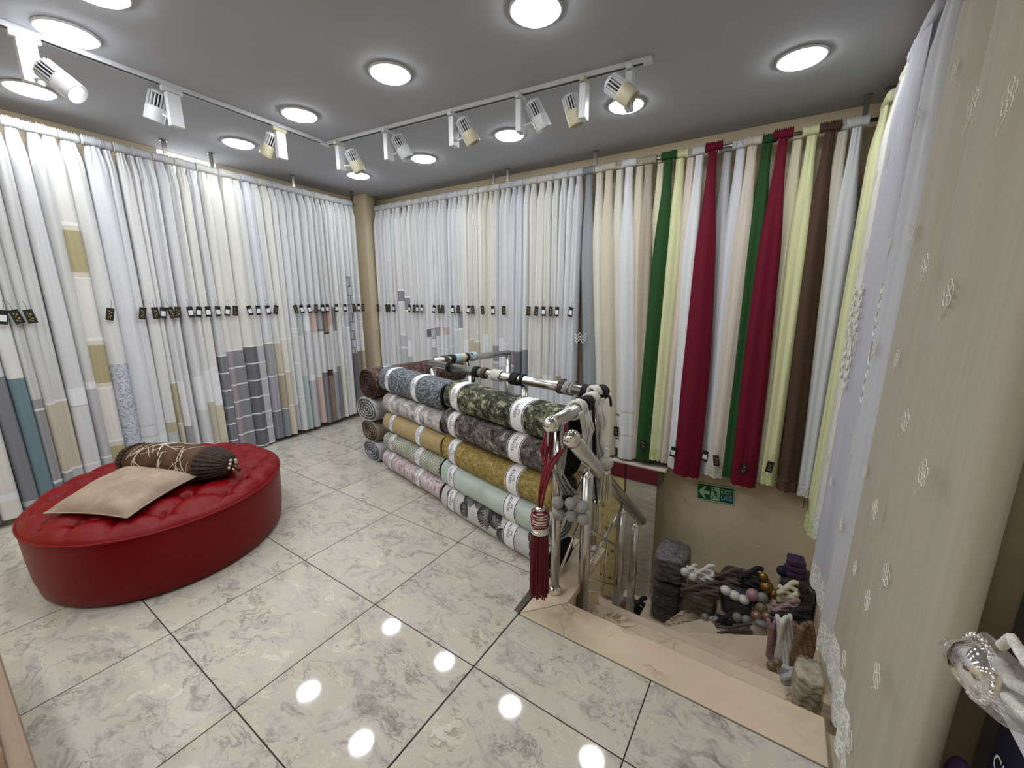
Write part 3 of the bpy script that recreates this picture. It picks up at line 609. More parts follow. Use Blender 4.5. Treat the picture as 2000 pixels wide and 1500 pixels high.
bd2 = [([(0, 1, 'body'), (.94, 'mauve', 'band'), (.78, 'line', 'stripe'), (.76, 'ltgrey', 'lower_panel')], 'white curtain with mauve block right of the rod joint', 'w'), ([(0, 2, 'body'), (1.02, 'satin', 'band'), (.76, 'line', 'stripe'), (.74, 2, 'lower_panel')], 'white curtain with satin block', None), ([(0, 1, 'body'), (.98, 'satin', 'stripe'), (.96, 1, 'body'), (.75, 'line', 'stripe'), (.74, 'ltgrey', 'lower_panel')], 'white curtain with two satin lines', 'g'),
       ([(0, 4, 'body'), (.9, 'mauve', 'band'), (.76, 'line', 'stripe'), (.74, 'ltgrey', 'lower_panel'), (.25, 'slate', 'lower_panel')], 'bluish white curtain with mauve square', None), ([(0, 4, 'body'), (.9, 'slate', 'band'), (.66, 'satin', 'lower_panel'), (.2, 'dkgrey', 'lower_panel')], 'wide white curtain with slate block and dark hem', None), ([(0, 0, 'body'), (.92, 'bluegrey', 'band'), (.66, 'satin', 'lower_panel'), (.18, 'dkgrey', 'lower_panel')], 'white curtain with blue grey block and dark hem', None),
       ([(0, 3, 'body'), (.7, 'satin', 'band'), (.42, 'sand', 'lower_panel')], 'ivory curtain with white satin block', 'g'), ([(0, 3, 'body'), (.68, 'paleyellow', 'stripe'), (.64, 'satin', 'band'), (.4, 'gold', 'stripe'), (.37, 'cream', 'lower_panel')], 'ivory curtain with gold edged white block', 'g'), ([(0, 3, 'body'), (.7, 'satin', 'band'), (.44, 'cream', 'lower_panel')], 'cream white curtain with broad satin block', 'w'), ([(0, 1, 'body'), (.7, 'satin', 'band'), (.43, 'line', 'stripe'), (.41, 'ltgrey', 'lower_panel')], 'white curtain with satin block and fine line', 'g'),
       ([(0, 0, 'body'), (.7, 'taupe', 'stripe'), (.66, 'satin', 'band'), (.42, 'gold', 'stripe'), (.39, 'ltgrey', 'lower_panel')], 'white curtain with taupe and gold edged block', 'w'), ([(0, 0, 'body'), (.68, 'dkgrey', 'stripe'), (.65, 'satin', 'band'), (.42, 'dkgrey', 'stripe'), (.4, 'ltgrey', 'lower_panel')], 'white curtain with grey edged satin block', None), ([(0, 4, 'body'), (.66, 'midgrey', 'stripe'), (.63, 'satin', 'band'), (.39, 'midgrey', 'stripe'), (.35, 'ltgrey', 'lower_panel')], 'bluish white curtain with wide satin block', 'w')]
for px, (sg, ds, tg) in zip(bt2, bd2): BD(px, sg, ds, tg, .05)
BC.sort(key=lambda q: q[0])
for i, (s, segs, desc, tg, w, k) in enumerate(BC):
    gaps = [abs(BC[j][0] - s) for j in (i - 1, i + 1) if 0 <= j < len(BC)]; w = .51 * sum(gaps) / len(gaps)
    curtain('B', s, s + random.uniform(-.008, .008), w * .97, w * 1.06, .02 + random.uniform(0, .02), segs, desc + ', ' + ordn(i + 1) + ' from the pillar, back wall', 'white curtains on the back wall', tg, depth=.055, out_add=.012 * (i % 2), pleats=random.choice((1, 1.5, 2)), tag_z=1.30, pa=.25, neck=.5, nl=.08)
# ---- back wall, coloured part: (top px, top py, hem left px, hem right px, hem py, colour, lace, label, tag)
ring_ = lambda base: [(0, base, 'body'), (.62, 'sand', 'stripe'), (.60, base, 'body'), (.44, 'taupe', 'stripe'), (.42, base, 'lower_panel')]
CC = [(1151, 345, 1140, 1163, 880, [(0, 'steelgrey', 'body'), (.5, 'steelgrey', 'lower_panel')], None, 'steel grey curtain with two white chevron motifs', None),
      (1172, 338, 1163, 1182, 882, [(0, 'cream', 'body')], None, 'plain cream curtain next to the grey one', None),
      (1192, 334, 1180, 1200, 884, [(0, 'sand', 'body')] , None, 'cream curtain, second to the right of the grey one', None),
      (1211, 331, 1196, 1216, 872, [(0, 'cream', 'body'), (.42, 'brown', 'stripe'), (.40, 'cream', 'body'), (.2, 'brown', 'stripe'), (.185, 'cream', 'lower_panel')], None, 'cream curtain with two brown woven rings', 'g'),
      (1231, 327, 1209, 1237, 892, [(0, 0, 'body'), (.46, 'sand', 'stripe'), (.445, 0, 'body'), (.25, 'sand', 'stripe'), (.235, 0, 'lower_panel')], None, 'white curtain with two beige woven rings', None),
      (1249, 324, 1229, 1246, 893, [(0, 'sand', 'body')], None, 'beige white curtain between the ringed and taupe ones', None),
      (1268, 320, 1240, 1254, 893, [(0, 'taupe', 'body')], None, 'taupe curtain left of the first green one', None),
      (1290, 316, 1252, 1266, 895, [(0, 'paleyellow', 'body')], None, 'pale yellow curtain directly left of the first green one', None),
      (1308, 311, 1244, 1274, 896, [(0, 'green', 'body')], None, 'dark green curtain hanging over the ledge', 'g'),
      (1330, 307, 1266, 1291, 896, [(0, 'lime', 'body')], 'lime', 'lime green curtain next to the dark green one over ledge', None),
      (1350, 304, 1282, 1307, 902, [(0, 'blush', 'body')], 'blush', 'pinkish beige curtain over the end of the ledge', None),
      (1369, 300, 1306, 1325, 912, [(0, 0, 'body')], 'w', 'white curtain left of the first maroon one', 'w'),
      (1396, 294, 1318, 1367, 925, [(0, 'maroon', 'body')], None, 'maroon curtain left of the exit sign', None),
      (1422, 288, 1366, 1383, 924, [(0, 'ltgrey', 'body')], None, 'pale grey curtain right of the first maroon one', 'w'),
      (1448, 283, 1378, 1396, 928, [(0, 4, 'body')], 'w', 'bluish white curtain above the exit sign', None),
      (1471, 279, 1381, 1414, 930, [(0, 'blush', 'body')], 'beige', 'beige curtain with lace hem above the exit sign', 'g'),
      (1500, 273, 1412, 1431, 930, [(0, 'green', 'body')], None, 'dark green curtain left of the second maroon one', None),
      (1530, 268, 1428, 1474, 943, [(0, 'maroon', 'body')], None, 'maroon curtain right of the exit sign', 'g'),
      (1560, 262, 1472, 1490, 940, [(0, 'paleyellow', 'body')], 'beige', 'pale yellow beige curtain right of the second maroon one', None),
      (1588, 256, 1484, 1513, 944, [(0, 'lime', 'body')], 'lime', 'lime green curtain with a gathered neck', 'g'),
      (1622, 248, 1516, 1553, 956, [(0, 'choc', 'body')], 'choc', 'dark brown curtain near the right corner', None),
      (1648, 243, 1549, 1566, 962, [(0, 'ivory', 'body')], 'w', 'ivory curtain right of the brown one', None),
      (1676, 238, 1562, 1584, 968, [(0, 2, 'body')], 'w', 'light grey white curtain last before the right corner', None)]
M['lace_lime'] = embroidered('lime_lace', (178, 190, 130), (216, 226, 176), 60, (.04, .08))
M['lace_choc'] = embroidered('brown_lace', (70, 50, 38), (104, 82, 64), 60, (.04, .08))
M['lace_blush'] = embroidered('blush_lace', (188, 176, 164), (216, 206, 196), 60, (.04, .08))
OUTS = [0, .0, .02, -.01, .02, -.01, .0, -.03, .025, .01, -.01, .008, .045, -.03, -.01, .01, .0, .045, -.03, .01, .02, -.01, .012]
LACE = {'w': M['lace_w'], 'beige': M['lace_beige'], 'lime': M['lace_lime'], 'choc': M['lace_choc'], 'blush': M['lace_blush']}
for i, (px, py, l, r, hy, segs, lace, label, tg) in enumerate(CC):
    s = on(px, py, 1, 3.0).x; a = on(l, hy, 1, 2.99); b = on(r, hy, 1, 2.99); zb = a.z * .5 + b.z * .5
    wb = max(.045, abs(b.x - a.x) / 2); segs = list(segs)
    if px < 1340: zb = max(zb, .012)
    zb = max(zb, -.03)
    if lace: segs.append((zb + .10, LACE[lace], 'lace_hem'))
    wide = px in (1396, 1530)
    c = curtain('B', s, (a.x + b.x) / 2, .062, wb + .006, zb, segs, label, 'coloured curtains on the back wall', tg, depth=.045, out_add=OUTS[i], pleats=1.5, pa=.16, neck=.42, nl=.30, scal=.012 if px > 1300 else 0, tag_z=zb + .16, hw=.055)
    if px == 1151:
        for zc in (1.08, .32):
            m = MB(); P = FR['B'][0]
            for k in range(3):
                for sg in (-1, 1):
                    m.tube([P(s + sg * x, .16 + .082 - .02 * (x / .06) ** 2, zc + (.035 if j else 0) - k * .026) for j, x in ((1, .055), (0, .028), (1, .002))], .0035, 5)
            m.build('chevron_motif', cm('line'), c)

# ---- right hand wall over the stairs
def flower(mb, P, s, out, z, r=.03):
    for a in range(5):
        th = 2 * PI * a / 5 + .3
        cx, cz = s + r * .62 * cos(th), z + r * .62 * sin(th)
        mb.tube([P(cx + r * .42 * cos(b * PI / 4), out, cz + r * .42 * sin(b * PI / 4)) for b in range(9)], .0011, 4)
    mb.tube([P(s + r * (.1 + .8 * t) * cos(4 + 3 * t), out, z - r * .9 - r * 1.1 * t) for t in (0, .2, .4, .6, .8, 1)], .0011, 4)
RC = [(2.965, .035, -.02, [(0, 4, 'body')], None, 'white lilac curtain in the right corner', -.03),
      (2.88, .045, -.02, [(0, 'green', 'body')], None, 'dark green curtain squeezed into the right corner', .0),
      (2.74, .10, -.12, [(0, 'lime', 'body')], 'lime', 'lime curtain on the right wall with a dark tag', .015),
      (2.55, .09, .0, [(0, 5, 'body')], 'w', 'white curtain right of the lime one on the right wall', -.01),
      (2.36, .10, .02, [(0, 'cream', 'body')], 'w', 'cream white curtain between the white and scroll embroidered ones', .0),
      (2.03, .235, -.07, [(0, 'lilacwhite', 'body')], 'w', 'wide lilac white curtain with a large scroll embroidery', .012),
      (1.70, .10, -.05, [(0, 'lilacwhite', 'body')], 'w', 'lilac grey curtain right of the scroll embroidered one', -.012),
      (1.53, .10, -.06, [(0, 'ltgrey', 'body')], 'w', 'light grey curtain with small sprig embroidery', .012),
      (1.245, .19, -.01, [(0, 'ivorygrey', 'body')], 'w', 'greyish ivory curtain with broad lace hem at the stone edge', .004),
      (.815, .245, .02, [(0, 'ivorygrey', 'body')], 'w', 'large foreground beige curtain with embroidered flowers', .018)]
C_['ivorygrey'] = (190, 184, 168); C_['lilacwhite'] = (188, 188, 196)
for i, (s, w, zb, segs, lace, label, oa) in enumerate(RC):
    segs = list(segs)
    if lace: segs.append((zb + (.20 if s < 1.3 else .15), LACE[lace], 'lace_hem'))
    big = s < 1.0
    dp = .05
    c = curtain('R', s, s, w * .93, w * 1.02, zb + (.02 if big else 0), segs, label, 'curtains on the right wall', 'g' if 'tag' in label else None, depth=dp, pleats=1.5 if not big else 2, pa=.16 if not big else .22, neck=.6, nl=.1, scal=.02, tag_z=zb + .2, ncol=34 if w < .15 else 80, out_add=oa, hw=w * .95)
    P = FR['R'][0]; mo = plain('embroidery_thread', (208, 205, 194), .5, 0, .05)
    if 'sprig' in label or big or 'broad lace' in label or 'lilac grey' in label or 'scroll' in label:
        od = .20 + oa + dp * 1.15
        zs = [.55, .85, 1.25, 1.62, 2.0] if not big else [.3, .62, .8, 1.12, 1.45, 1.8, 2.1]
        for j, z in enumerate(zs):
            ds = (w * .35 if j % 2 else -w * .3)
            if big:
                for q in (-.14, .06) if j % 2 else (-.05, .17): m = MB(); flower(m, P, s + q, od + .010, z + q * .3, .028); m.build('embroidered_flower', mo, c)
            else: m = MB(); flower(m, P, s + ds, od + .004, z, .024); m.build('embroidered_flower', mo, c)
    if 'scroll' in label:
        m = MB(); od = .20 + oa + dp * 1.25
        for j in range(9):
            z = 1.32 + .052 * j * (1 if j % 2 else 1) - .05
            z = 1.02 + .055 * j
            if j in (3, 4): continue
            for sg in (-1, 1):
                m.tube([P(s + sg * (.008 + .028 * t / 6 * cos(t * .9)), od, z + .022 * sin(t * .9) * (t / 6)) for t in range(1, 9)], .0026, 4)
        m.tube([P(s + .034 * cos(a * PI / 8), od, 1.21 + .05 * sin(a * PI / 8)) for a in range(17)], .003, 4)
        m.build('scroll_embroidery', mo, c)

# ================================================================== red tufted ottoman
OC = Vector((-.869, .306, 0)); OA, OB, OT, OH = .634, .571, -.588, .35
ot = thing('ottoman', 'round red leather ottoman with buttoned tufted top', 'ottoman', OC)
def oell(th, k=1.0): x, y = OA * k * cos(th), OB * k * sin(th); return (OC.x + x * cos(OT) - y * sin(OT), OC.y + x * sin(OT) + y * cos(OT))
NT = 144
m = MB(); m.loft([[oell(2 * PI * i / NT, k) + (z,) for i in range(NT)] for z, k in ((.012, .955), (.02, .965), (.10, .985), (.2, .995), (.30, 1.0), (OH - .012, 1.002), (OH, .998))], cap=True)
m.build('side_panel', M['leather'], ot, True)
m = MB(); m.tube([oell(2 * PI * i / NT, 1.003) + (OH - .004,) for i in range(NT + 1)], .0055, 6, False); m.build('piping', M['leather'], ot, True)
TSP = .225
def lat(x, y):                                   # diamond lattice coordinates of the tufting
    a, b = x / TSP + .25, y / TSP * .86 + .1; return a + b, a - b
def tuft(x, y, rr):
    u, v = lat(x, y); du, dv = abs(u - round(u)), abs(v - round(v))
    h = (abs(sin(PI * u)) * abs(sin(PI * v))) ** .38
    dd = math.hypot(du, dv); edge = 1 - smoothstep(.93, .992, rr)
    return (.040 * h - .034 * math.exp(-(dd / .12) ** 2)) * edge + .022 * (1 - edge)
m = MB(); rings = []; NR = 74; NA = 260
for j in range(NR + 1):
    rr = max(.002, j / NR)
    ring = []
    for i in range(NA):
        th = 2 * PI * i / NA; x, y = oell(th, rr * .998)
        z = OH + .030 * (1 - rr ** 6) ** .6 + tuft(x - OC.x, y - OC.y, rr) * (1 - rr ** 16) if rr < .999 else OH - .004
        ring.append((x, y, z))
    rings.append(ring)
m.loft(rings, cap=False); m.build('tufted_top', M['leather'], ot, True)
me = None
for iu in range(-9, 10):
    for iv in range(-9, 10):
        if 1:
            a = (iu + iv) / 2; b = (iu - iv) / 2; x = (a - .25) * TSP; y = (b - .1) * TSP / .86
            xr = (x * cos(-OT) - y * sin(-OT)) / OA; yr = (x * sin(-OT) + y * cos(-OT)) / OB
            if math.hypot(xr, yr) < .90:
                z = OH + .030 - .034
                if me is None:
                    mb = MB(); mb.lathe((0, 0, 0), [(.001, .009), (.008, .008), (.013, .003), (.012, -.004)], 12)
                    o = mb.build('button', M['leather'], None, True); me = o.data; o.parent = ot
                else: o = D.objects.new('button', me); COL.objects.link(o); o.parent = ot
                o.location = (x, y, z + .004)
m = MB(); m.loft([[oell(2 * PI * i / 60, .93) + (z,) for i in range(60)] for z in (0, .013)]); m.build('base_plinth', M['black'], ot)

# beige velvet cushion
cc = [on(85, 1003, 2, .43), on(247, 912, 2, .45), on(387, 929, 2, .46), on(248, 1012, 2, .43)]
vel = blotch('beige_velvet', [(.3, (136, 118, 100)), (.55, (156, 138, 120)), (.75, (172, 155, 138))], 9, 5, .7)
cen = sum(cc, Vector()) / 4
m = MB(); nC = 22; top = []; bot = []
for i in range(nC + 1):
    for j in range(nC + 1):
        u, v = i / nC, j / nC; a, b = 2 * u - 1, 2 * v - 1
        pin = .09 * (1 - abs(a) ** 2.0) * (abs(b) ** 4) ; pin2 = .09 * (1 - abs(b) ** 2.0) * (abs(a) ** 4)
        aa, bb = a * (1 - pin2 * 1.0), b * (1 - pin)
        uu, vv = (aa + 1) / 2, (bb + 1) / 2
        p = cc[0] * (1 - uu) * (1 - vv) + cc[1] * uu * (1 - vv) + cc[2] * uu * vv + cc[3] * (1 - uu) * vv
        k = max(0, (1 - a * a)) ** .45 * max(0, (1 - b * b)) ** .45
        wr = .004 * sin(14 * u + 9 * v) * k
        top.append(p + ZAX * (.078 * k + wr)); bot.append(p - ZAX * (.030 * k))
idx = lambda i, j: i * (nC + 1) + j
fs = [(idx(i, j), idx(i + 1, j), idx(i + 1, j + 1), idx(i, j + 1)) for i in range(nC) for j in range(nC)]
cu = thing('cushion', 'flat square beige velvet cushion lying on the ottoman', 'cushion', cen)
o_ = len(top)
def rim(k): return [idx(i, 0) for i in range(nC + 1)]
m.add(top + bot, fs + [tuple(q + o_ for q in f[::-1]) for f in fs] )
m.build('cover', vel, cu, True)
m = MB(); bd_ = [top[idx(i, 0)] for i in range(nC)] + [top[idx(nC, j)] for j in range(nC)] + [top[idx(nC - i, nC)] for i in range(nC)] + [top[idx(0, nC - j)] for j in range(nC)]
m.tube(bd_ + [bd_[0]], .0035, 6, False); m.build('seam', vel, cu, True)

# brown bolster
BA, BBp = on(243, 893, 2, .49), on(452, 908, 2, .49)
ax = (BBp - BA); LB_ = ax.length; ax.normalize(); sd = ZAX.cross(ax).normalized()
bo = thing('bolster_pillow', 'brown velvet bolster with white branch pattern and gathered ends', 'pillow', (BA + BBp) / 2)
def bsurf(t, th, g=0):
    r = .098 * (max(0, 1 - abs(2 * t - 1) ** 3.2)) ** .55 + .018 + g
    p = BA + ax * (LB_ * t); return p + sd * (r * 1.05 * cos(th)) + ZAX * (r * .86 * sin(th) + .0)
bv = blotch('brown_velvet', [(.3, (52, 34, 24)), (.55, (78, 54, 38)), (.8, (104, 78, 56))], 12, 5, .6)
m = MB(); m.loft([[bsurf(t / 28, 2 * PI * k / 32) for k in range(32)] for t in range(2, 27)], cap=True); m.build('cover', bv, bo, True)
bdk = blotch('dark_gathered_velvet', [(.3, (28, 20, 18)), (.6, (60, 44, 36)), (.8, (120, 100, 84))], 60, 5, .7)
for t0, t1 in ((0, .15), (.8, 1.0)):
    m = MB(); rings = []
    for j in range(9):
        t = t0 + (t1 - t0) * j / 8
        rings.append([bsurf(t, 2 * PI * k / 48, .004 + .006 * (k % 2)) for k in range(48)])
    m.loft(rings); m.build('gathered_end', bdk, bo)
random.seed(11)
br = MB()
def branch(t, th, dt, dth, n, r, depth):
    pts = []
    for q in range(n):
        pts.append(bsurf(min(.84, max(.12, t)), th, .001)); t += dt * (.7 + .6 * random.random()); th += dth * (.6 + .8 * random.random()); dth += random.uniform(-.05, .05)
        if depth and random.random() < .55: branch(t, th, random.uniform(-.03, .03), random.choice((-1, 1)) * abs(dth) * random.uniform(.6, 1.2) + .02, n - 2, r * .7, depth - 1)
    if len(pts) > 2: br.tube(pts, [r * (1 - .6 * i / len(pts)) for i in range(len(pts))], 4)
front = 2 * PI * .62
for t, th, dt, dth in ((.42, 1.5, .012, .22), (.42, 1.5, -.03, .14), (.44, 1.6, .03, .12), (.62, 1.7, .012, .2), (.45, 1.45, .01, -.25), (.3, 2.0, -.006, .2), (.66, 2.0, .015, .18), (.5, 2.2, .01, .2)):
    branch(t, th, dt, dth, 7, .0026, 1)
for t, th, dt, dth in ((.42, 1.4, .012, -.2), (.55, 1.3, .02, -.2), (.5, 4.2, .01, .2), (.3, 4.4, .01, -.2)): branch(t, th, dt, dth, 6, .0024, 1)
br.build('branch_pattern', plain('branch_thread', (206, 196, 178), .6), bo)
pom = plain('pompom_wool', (196, 182, 158), .9, 0, .15)
for e, sgn in ((BA, -1), (BBp, 1)):
    for k in range(7):
        a = 2 * PI * k / 7; m = MB(); m.ball(e + ax * (sgn * (.006 + .01 * (k % 2))) + sd * (.026 * cos(a)) + ZAX * (.026 * sin(a) + .004), .0085, 8, 6); m.build('pompom', pom, bo, True)
m = MB(); m.tube([BBp + ax * .0, BBp + ax * .03 - ZAX * .02, BBp + ax * .045 - ZAX * .035 + sd * .01], .008, 6); m.build('tie_end', bdk, bo, True)

# ================================================================== fabric rolls
random.seed(5)
RD = Vector((1.70, -.385, 0)).normalized(); RB = Vector((-RD.y, RD.x, 0))       # along the front rolls / away from the camera
def RP(x): t = (x + .63) / 1.70; return Vector((-.63, 1.66, 0)) + Vector((1.70, -.385, 0)) * t + RB * .075
FONT = None
def text_pts(body, size):
    cu_ = D.curves.new('lettering', 'FONT'); cu_.body = body; cu_.size = size; cu_.align_x = 'CENTER'; cu_.align_y = 'CENTER'; cu_.resolution_u = 2
    o = D.objects.new('lettering_tmp', cu_); COL.objects.link(o)
    dg = bpy.context.evaluated_depsgraph_get(); me = o.evaluated_get(dg).to_mesh()
    vs = [tuple(v.co) for v in me.vertices]; fs = [tuple(p.vertices) for p in me.polygons]
    o.evaluated_get(dg).to_mesh_clear(); D.objects.remove(o); D.curves.remove(cu_)
    return vs, fs
TXT = {k: text_pts(k, s) for k, s in (('ADRESS', .026), ('[M]', .022))}
def roll(label, A, B, zc, rb, rz, mat, endmat, bands, sag=0, group='fabric rolls stacked by the railing', endcol=None, squash=.85, core=False, outer_flip=1, feather=None, bandstyle=0):
    A = Vector((A.x, A.y, zc)); B = Vector((B.x, B.y, zc)); a = (B - A); L = a.length; a.normalize(); b = Vector((-a.y, a.x, 0))
    root = thing('fabric_roll', label, 'fabric roll', (A + B) / 2 - ZAX * rz, group)
    p0 = random.uniform(0, 6); end2 = ENDS2[endmat.name]
    def surf(t, th, g=0):                                  # th = 0 faces the room, pi/2 is up
        sg_ = -sag * (1 - (2 * t - 1) ** 2)
        wob = 1 + .025 * sin(3 * th + p0 + 2 * t) + .015 * sin(5 * t * PI + p0)
        c_, s_ = cos(th), sin(th)
        y = -(abs(c_) ** squash) * (1 if c_ > 0 else -1) * (rb * wob + g); z = (abs(s_) ** squash) * (1 if s_ > 0 else -1) * (rz * (wob * .5 + .5) + g)
        return A + a * (L * t) + b * y + ZAX * (z + sg_)
    n = 40
    ts = [0, .004, .012] + [.05 + .9 * i / 16 for i in range(17)] + [.988, .996, 1]
    m = MB(); m.loft([[surf(t, 2 * PI * k / n, -.006 if t in (0, 1) else (-.0015 if t in (.004, .996) else 0)) for k in range(n)] for t in ts], cap=False)
    m.build('roll_body', mat, root, True)
    for t, sgn in ((0, -1), (1, 1)):                        # wound ends: rings of cloth layers
        m = MB(); rings = []; nr = 17
        for j in range(nr):
            f = 1 - j / nr; off = (.000 if j % 2 == 0 else -.009) - .012 * (1 - f) ** 2 * 0
            rings.append([A + a * (L * t) + a * sgn * off + (surf(t, 2 * PI * k / n + j * .05, -.006) - (A + a * (L * t))) * f for k in range(n)])
        if sgn < 0: rings = [r[::-1] for r in rings]
        [m.loft([rings[q], rings[q + 1]], cap=False, mi=(q // 2) % 2) for q in range(nr - 1)]; m.add(rings[-1], [tuple(range(n))], 0)
        m.build('wound_end', [endmat, end2], root)
    if core:
        m = MB(); m.lathe(A + a * (L + .0), [(.02, -.02), (.02, .006), (.014, .006), (.014, -.02)], 14, a); m.build('core_tube', M['paper'], root, True)
    for (t, wd, tx) in bands:
        h = wd / 2 / L
        m = MB(); m.loft([[surf(q, 2 * PI * k / n, .0022) for k in range(n)] for q in (t - h, t, t + h)], cap=False)
        bnd = m.build('paper_band', M['paper'], root, True)
        for q in (t - h * .86, t + h * .86):
            m = MB(); m.loft([[surf(q + e, 2 * PI * k / n, .0030) for k in range(n)] for e in (-h * .055, h * .055)], cap=False); m.build('band_stripe', M['ink'], bnd, True)
        if tx:
            for word, th0, off in tx:
                vs, fs = TXT[word]; m = MB()
                rad = (rb + rz) / 2
                m.add([surf(t + (-y + off) / L * -1, th0 - x / rad, .0034) for x, y, z in vs], fs); m.build('lettering', M['ink'], bnd)
    if feather:
        for (t, th, ln, ang) in feather:
            m = MB(); rad = (rb + rz) / 2
            fp = lambda x, y: surf(min(.99, max(.01, t + (x * cos(ang) - y * sin(ang)) / L)), th + (x * sin(ang) + y * cos(ang)) / rad, .0016)
            nb_ = 15
            for k in range(nb_):
                x = ln * (k / nb_); wv = .42 * ln * sin(PI * min(1, (k + 1.5) / (nb_ + 2))) ** .7
                for sg_ in (-1, 1):
                    p = [(x, 0), (x + .5 * ln / nb_, 0), (x - .10 * ln + .5 * ln / nb_, sg_ * wv), (x - .13 * ln, sg_ * wv * .98)]
                    mid = [((p[0][0] + p[3][0]) / 2, (p[0][1] + p[3][1]) / 2), ((p[1][0] + p[2][0]) / 2, (p[1][1] + p[2][1]) / 2)]
                    m.add([fp(*p[0]), fp(*p[1]), fp(*mid[1]), fp(*mid[0]), fp(*p[2]), fp(*p[3])], [(0, 1, 2, 3), (3, 2, 4, 5)])
            m.build('feather_print', M['ink'], root)
    return root
ENDS2 = {}
def ends(rgb, rgb2):
    e = blotch('end_%d_%d_%d' % rgb, [(.35, rgb), (.6, rgb2)], 90, 4, .9); ENDS2[e.name] = plain('layer_%d_%d_%d' % rgb, tuple(int(x * .55) for x in rgb), .9); return e
fb = {}
fb['camo'] = blotch('green_black_mottle', [(.42, (20, 22, 20)), (.49, (58, 62, 50)), (.54, (100, 102, 82)), (.60, (200, 194, 168))], 20, 14, .9, (1, 1, 1), .3, True, .85)
fb['grey'] = blotch('grey_black_mottle', [(.41, (22, 20, 24)), (.48, (78, 72, 72)), (.55, (116, 110, 106)), (.62, (196, 184, 164))], 22, 14, .9, (1, 1, 1), .3, True, .85)
fb['mustard'] = blotch('mustard_chenille', [(.3, (104, 88, 44)), (.5, (142, 124, 72)), (.68, (176, 158, 104))], 45, 10, .9)
fb['mint'] = blotch('mint_satin', [(.3, (158, 174, 164)), (.5, (176, 190, 180)), (.7, (190, 200, 190))], 7, 5, .5)
fb['feather'] = blotch('pale_grey_linen', [(.3, (178, 178, 178)), (.7, (198, 197, 196))], 30, 5, .8)
fb['navy'] = blotch('blue_grey_boucle', [(.38, (48, 54, 60)), (.5, (90, 96, 102)), (.62, (150, 156, 160))], 70, 10, .9)
fb['greyp'] = blotch('grey_rose_print', [(.36, (112, 108, 106)), (.46, (156, 152, 148)), (.56, (176, 172, 168)), (.66, (206, 200, 196))], 14, 6, .8, (1, 1, 1), 1.0)
fb['tan'] = blotch('tan_plain', [(.3, (156, 136, 98)), (.7, (172, 152, 114))], 30, 4, .8)
fb['pink'] = blotch('pink_grey_stripe', [(.38, (152, 106, 112)), (.47, (184, 166, 170)), (.62, (206, 200, 203))], 9, 6, .8, (6, 6, 1.2))
def latticemat():
    m, nt, bs = newmat('green_lattice'); L = nt.links
    v = coords(nt, (1, 1, 1)); outs = []
    for ang in (.8, -.8):
        mp = nt.nodes.new('ShaderNodeMapping'); mp.inputs['Rotation'].default_value = (0, ang, .22); L.new(v, mp.inputs[0])
        w = N(nt, 'ShaderNodeTexWave', Scale=16.0, Distortion=.6); w.bands_direction = 'X'; L.new(mp.outputs[0], w.inputs['Vector'])
        r = ramp(nt, w.outputs[0], [(.86, (0, 0, 0)), (.93, (1, 1, 1))]); outs.append(r)
    mx = nt.nodes.new('ShaderNodeMath'); mx.operation = 'MAXIMUM'; L.new(outs[0].outputs[0], mx.inputs[0]); L.new(outs[1].outputs[0], mx.inputs[1])
    no = N(nt, 'ShaderNodeTexNoise', Scale=9.0, Detail=4.0); L.new(v, no.inputs[0]); r0 = ramp(nt, no.outputs[0], [(.3, lin((148, 152, 134))), (.7, lin((200, 202, 188)))])
    mc = nt.nodes.new('ShaderNodeMix'); mc.data_type = 'RGBA'; L.new(mx.outputs[0], mc.inputs[0]); L.new(r0.outputs[0], mc.inputs[6]); mc.inputs[7].default_value = lin((96, 100, 88))
    L.new(mc.outputs[2], bs.inputs['Base Color']); bs.inputs['Roughness'].default_value = .75; return m
fb['lattice'] = latticemat()
fb['brownroll'] = blotch('dark_red_brown_weave', [(.36, (44, 30, 28)), (.52, (84, 62, 58)), (.66, (130, 112, 104))], 40, 8, .9)
fb['greyplush'] = blotch('silver_plush', [(.34, (128, 128, 130)), (.52, (158, 158, 160)), (.68, (186, 186, 188))], 26, 8, .85)
fb['tanroll'] = blotch('grey_tan_weave', [(.34, (106, 96, 86)), (.52, (134, 122, 108)), (.68, (160, 146, 128))], 40, 8, .9)
fb['silver'] = blotch('pale_silver_weave', [(.34, (150, 150, 154)), (.6, (182, 182, 186))], 26, 6, .85)
dk = ends((30, 30, 32), (58, 58, 58))
adr = lambda th: [('ADRESS', th, .008), ('[M]', th - .1, -.018)]
rolls_r = [('white fabric roll printed with black feathers, at the floor', .088, 'feather', dk, 0.0, .82), ('mint green fabric roll, second from the floor', .262, 'mint', ends((140, 152, 146), (170, 182, 174)), .012, .85),
           ('mustard yellow fabric roll, third from the floor', .440, 'mustard', ends((70, 62, 40), (120, 108, 74)), .022, .85), ('mottled black and grey fabric roll, second from the top', .622, 'grey', dk, .008, .86), ('mottled green and black fabric roll, top of its stack', .806, 'camo', ends((20, 24, 22), (52, 58, 50)), .006, .86)]
xr = [(.255, 1.20), (.25, 1.20), (.27, 1.21), (.27, 1.23), (.30, 1.235)]
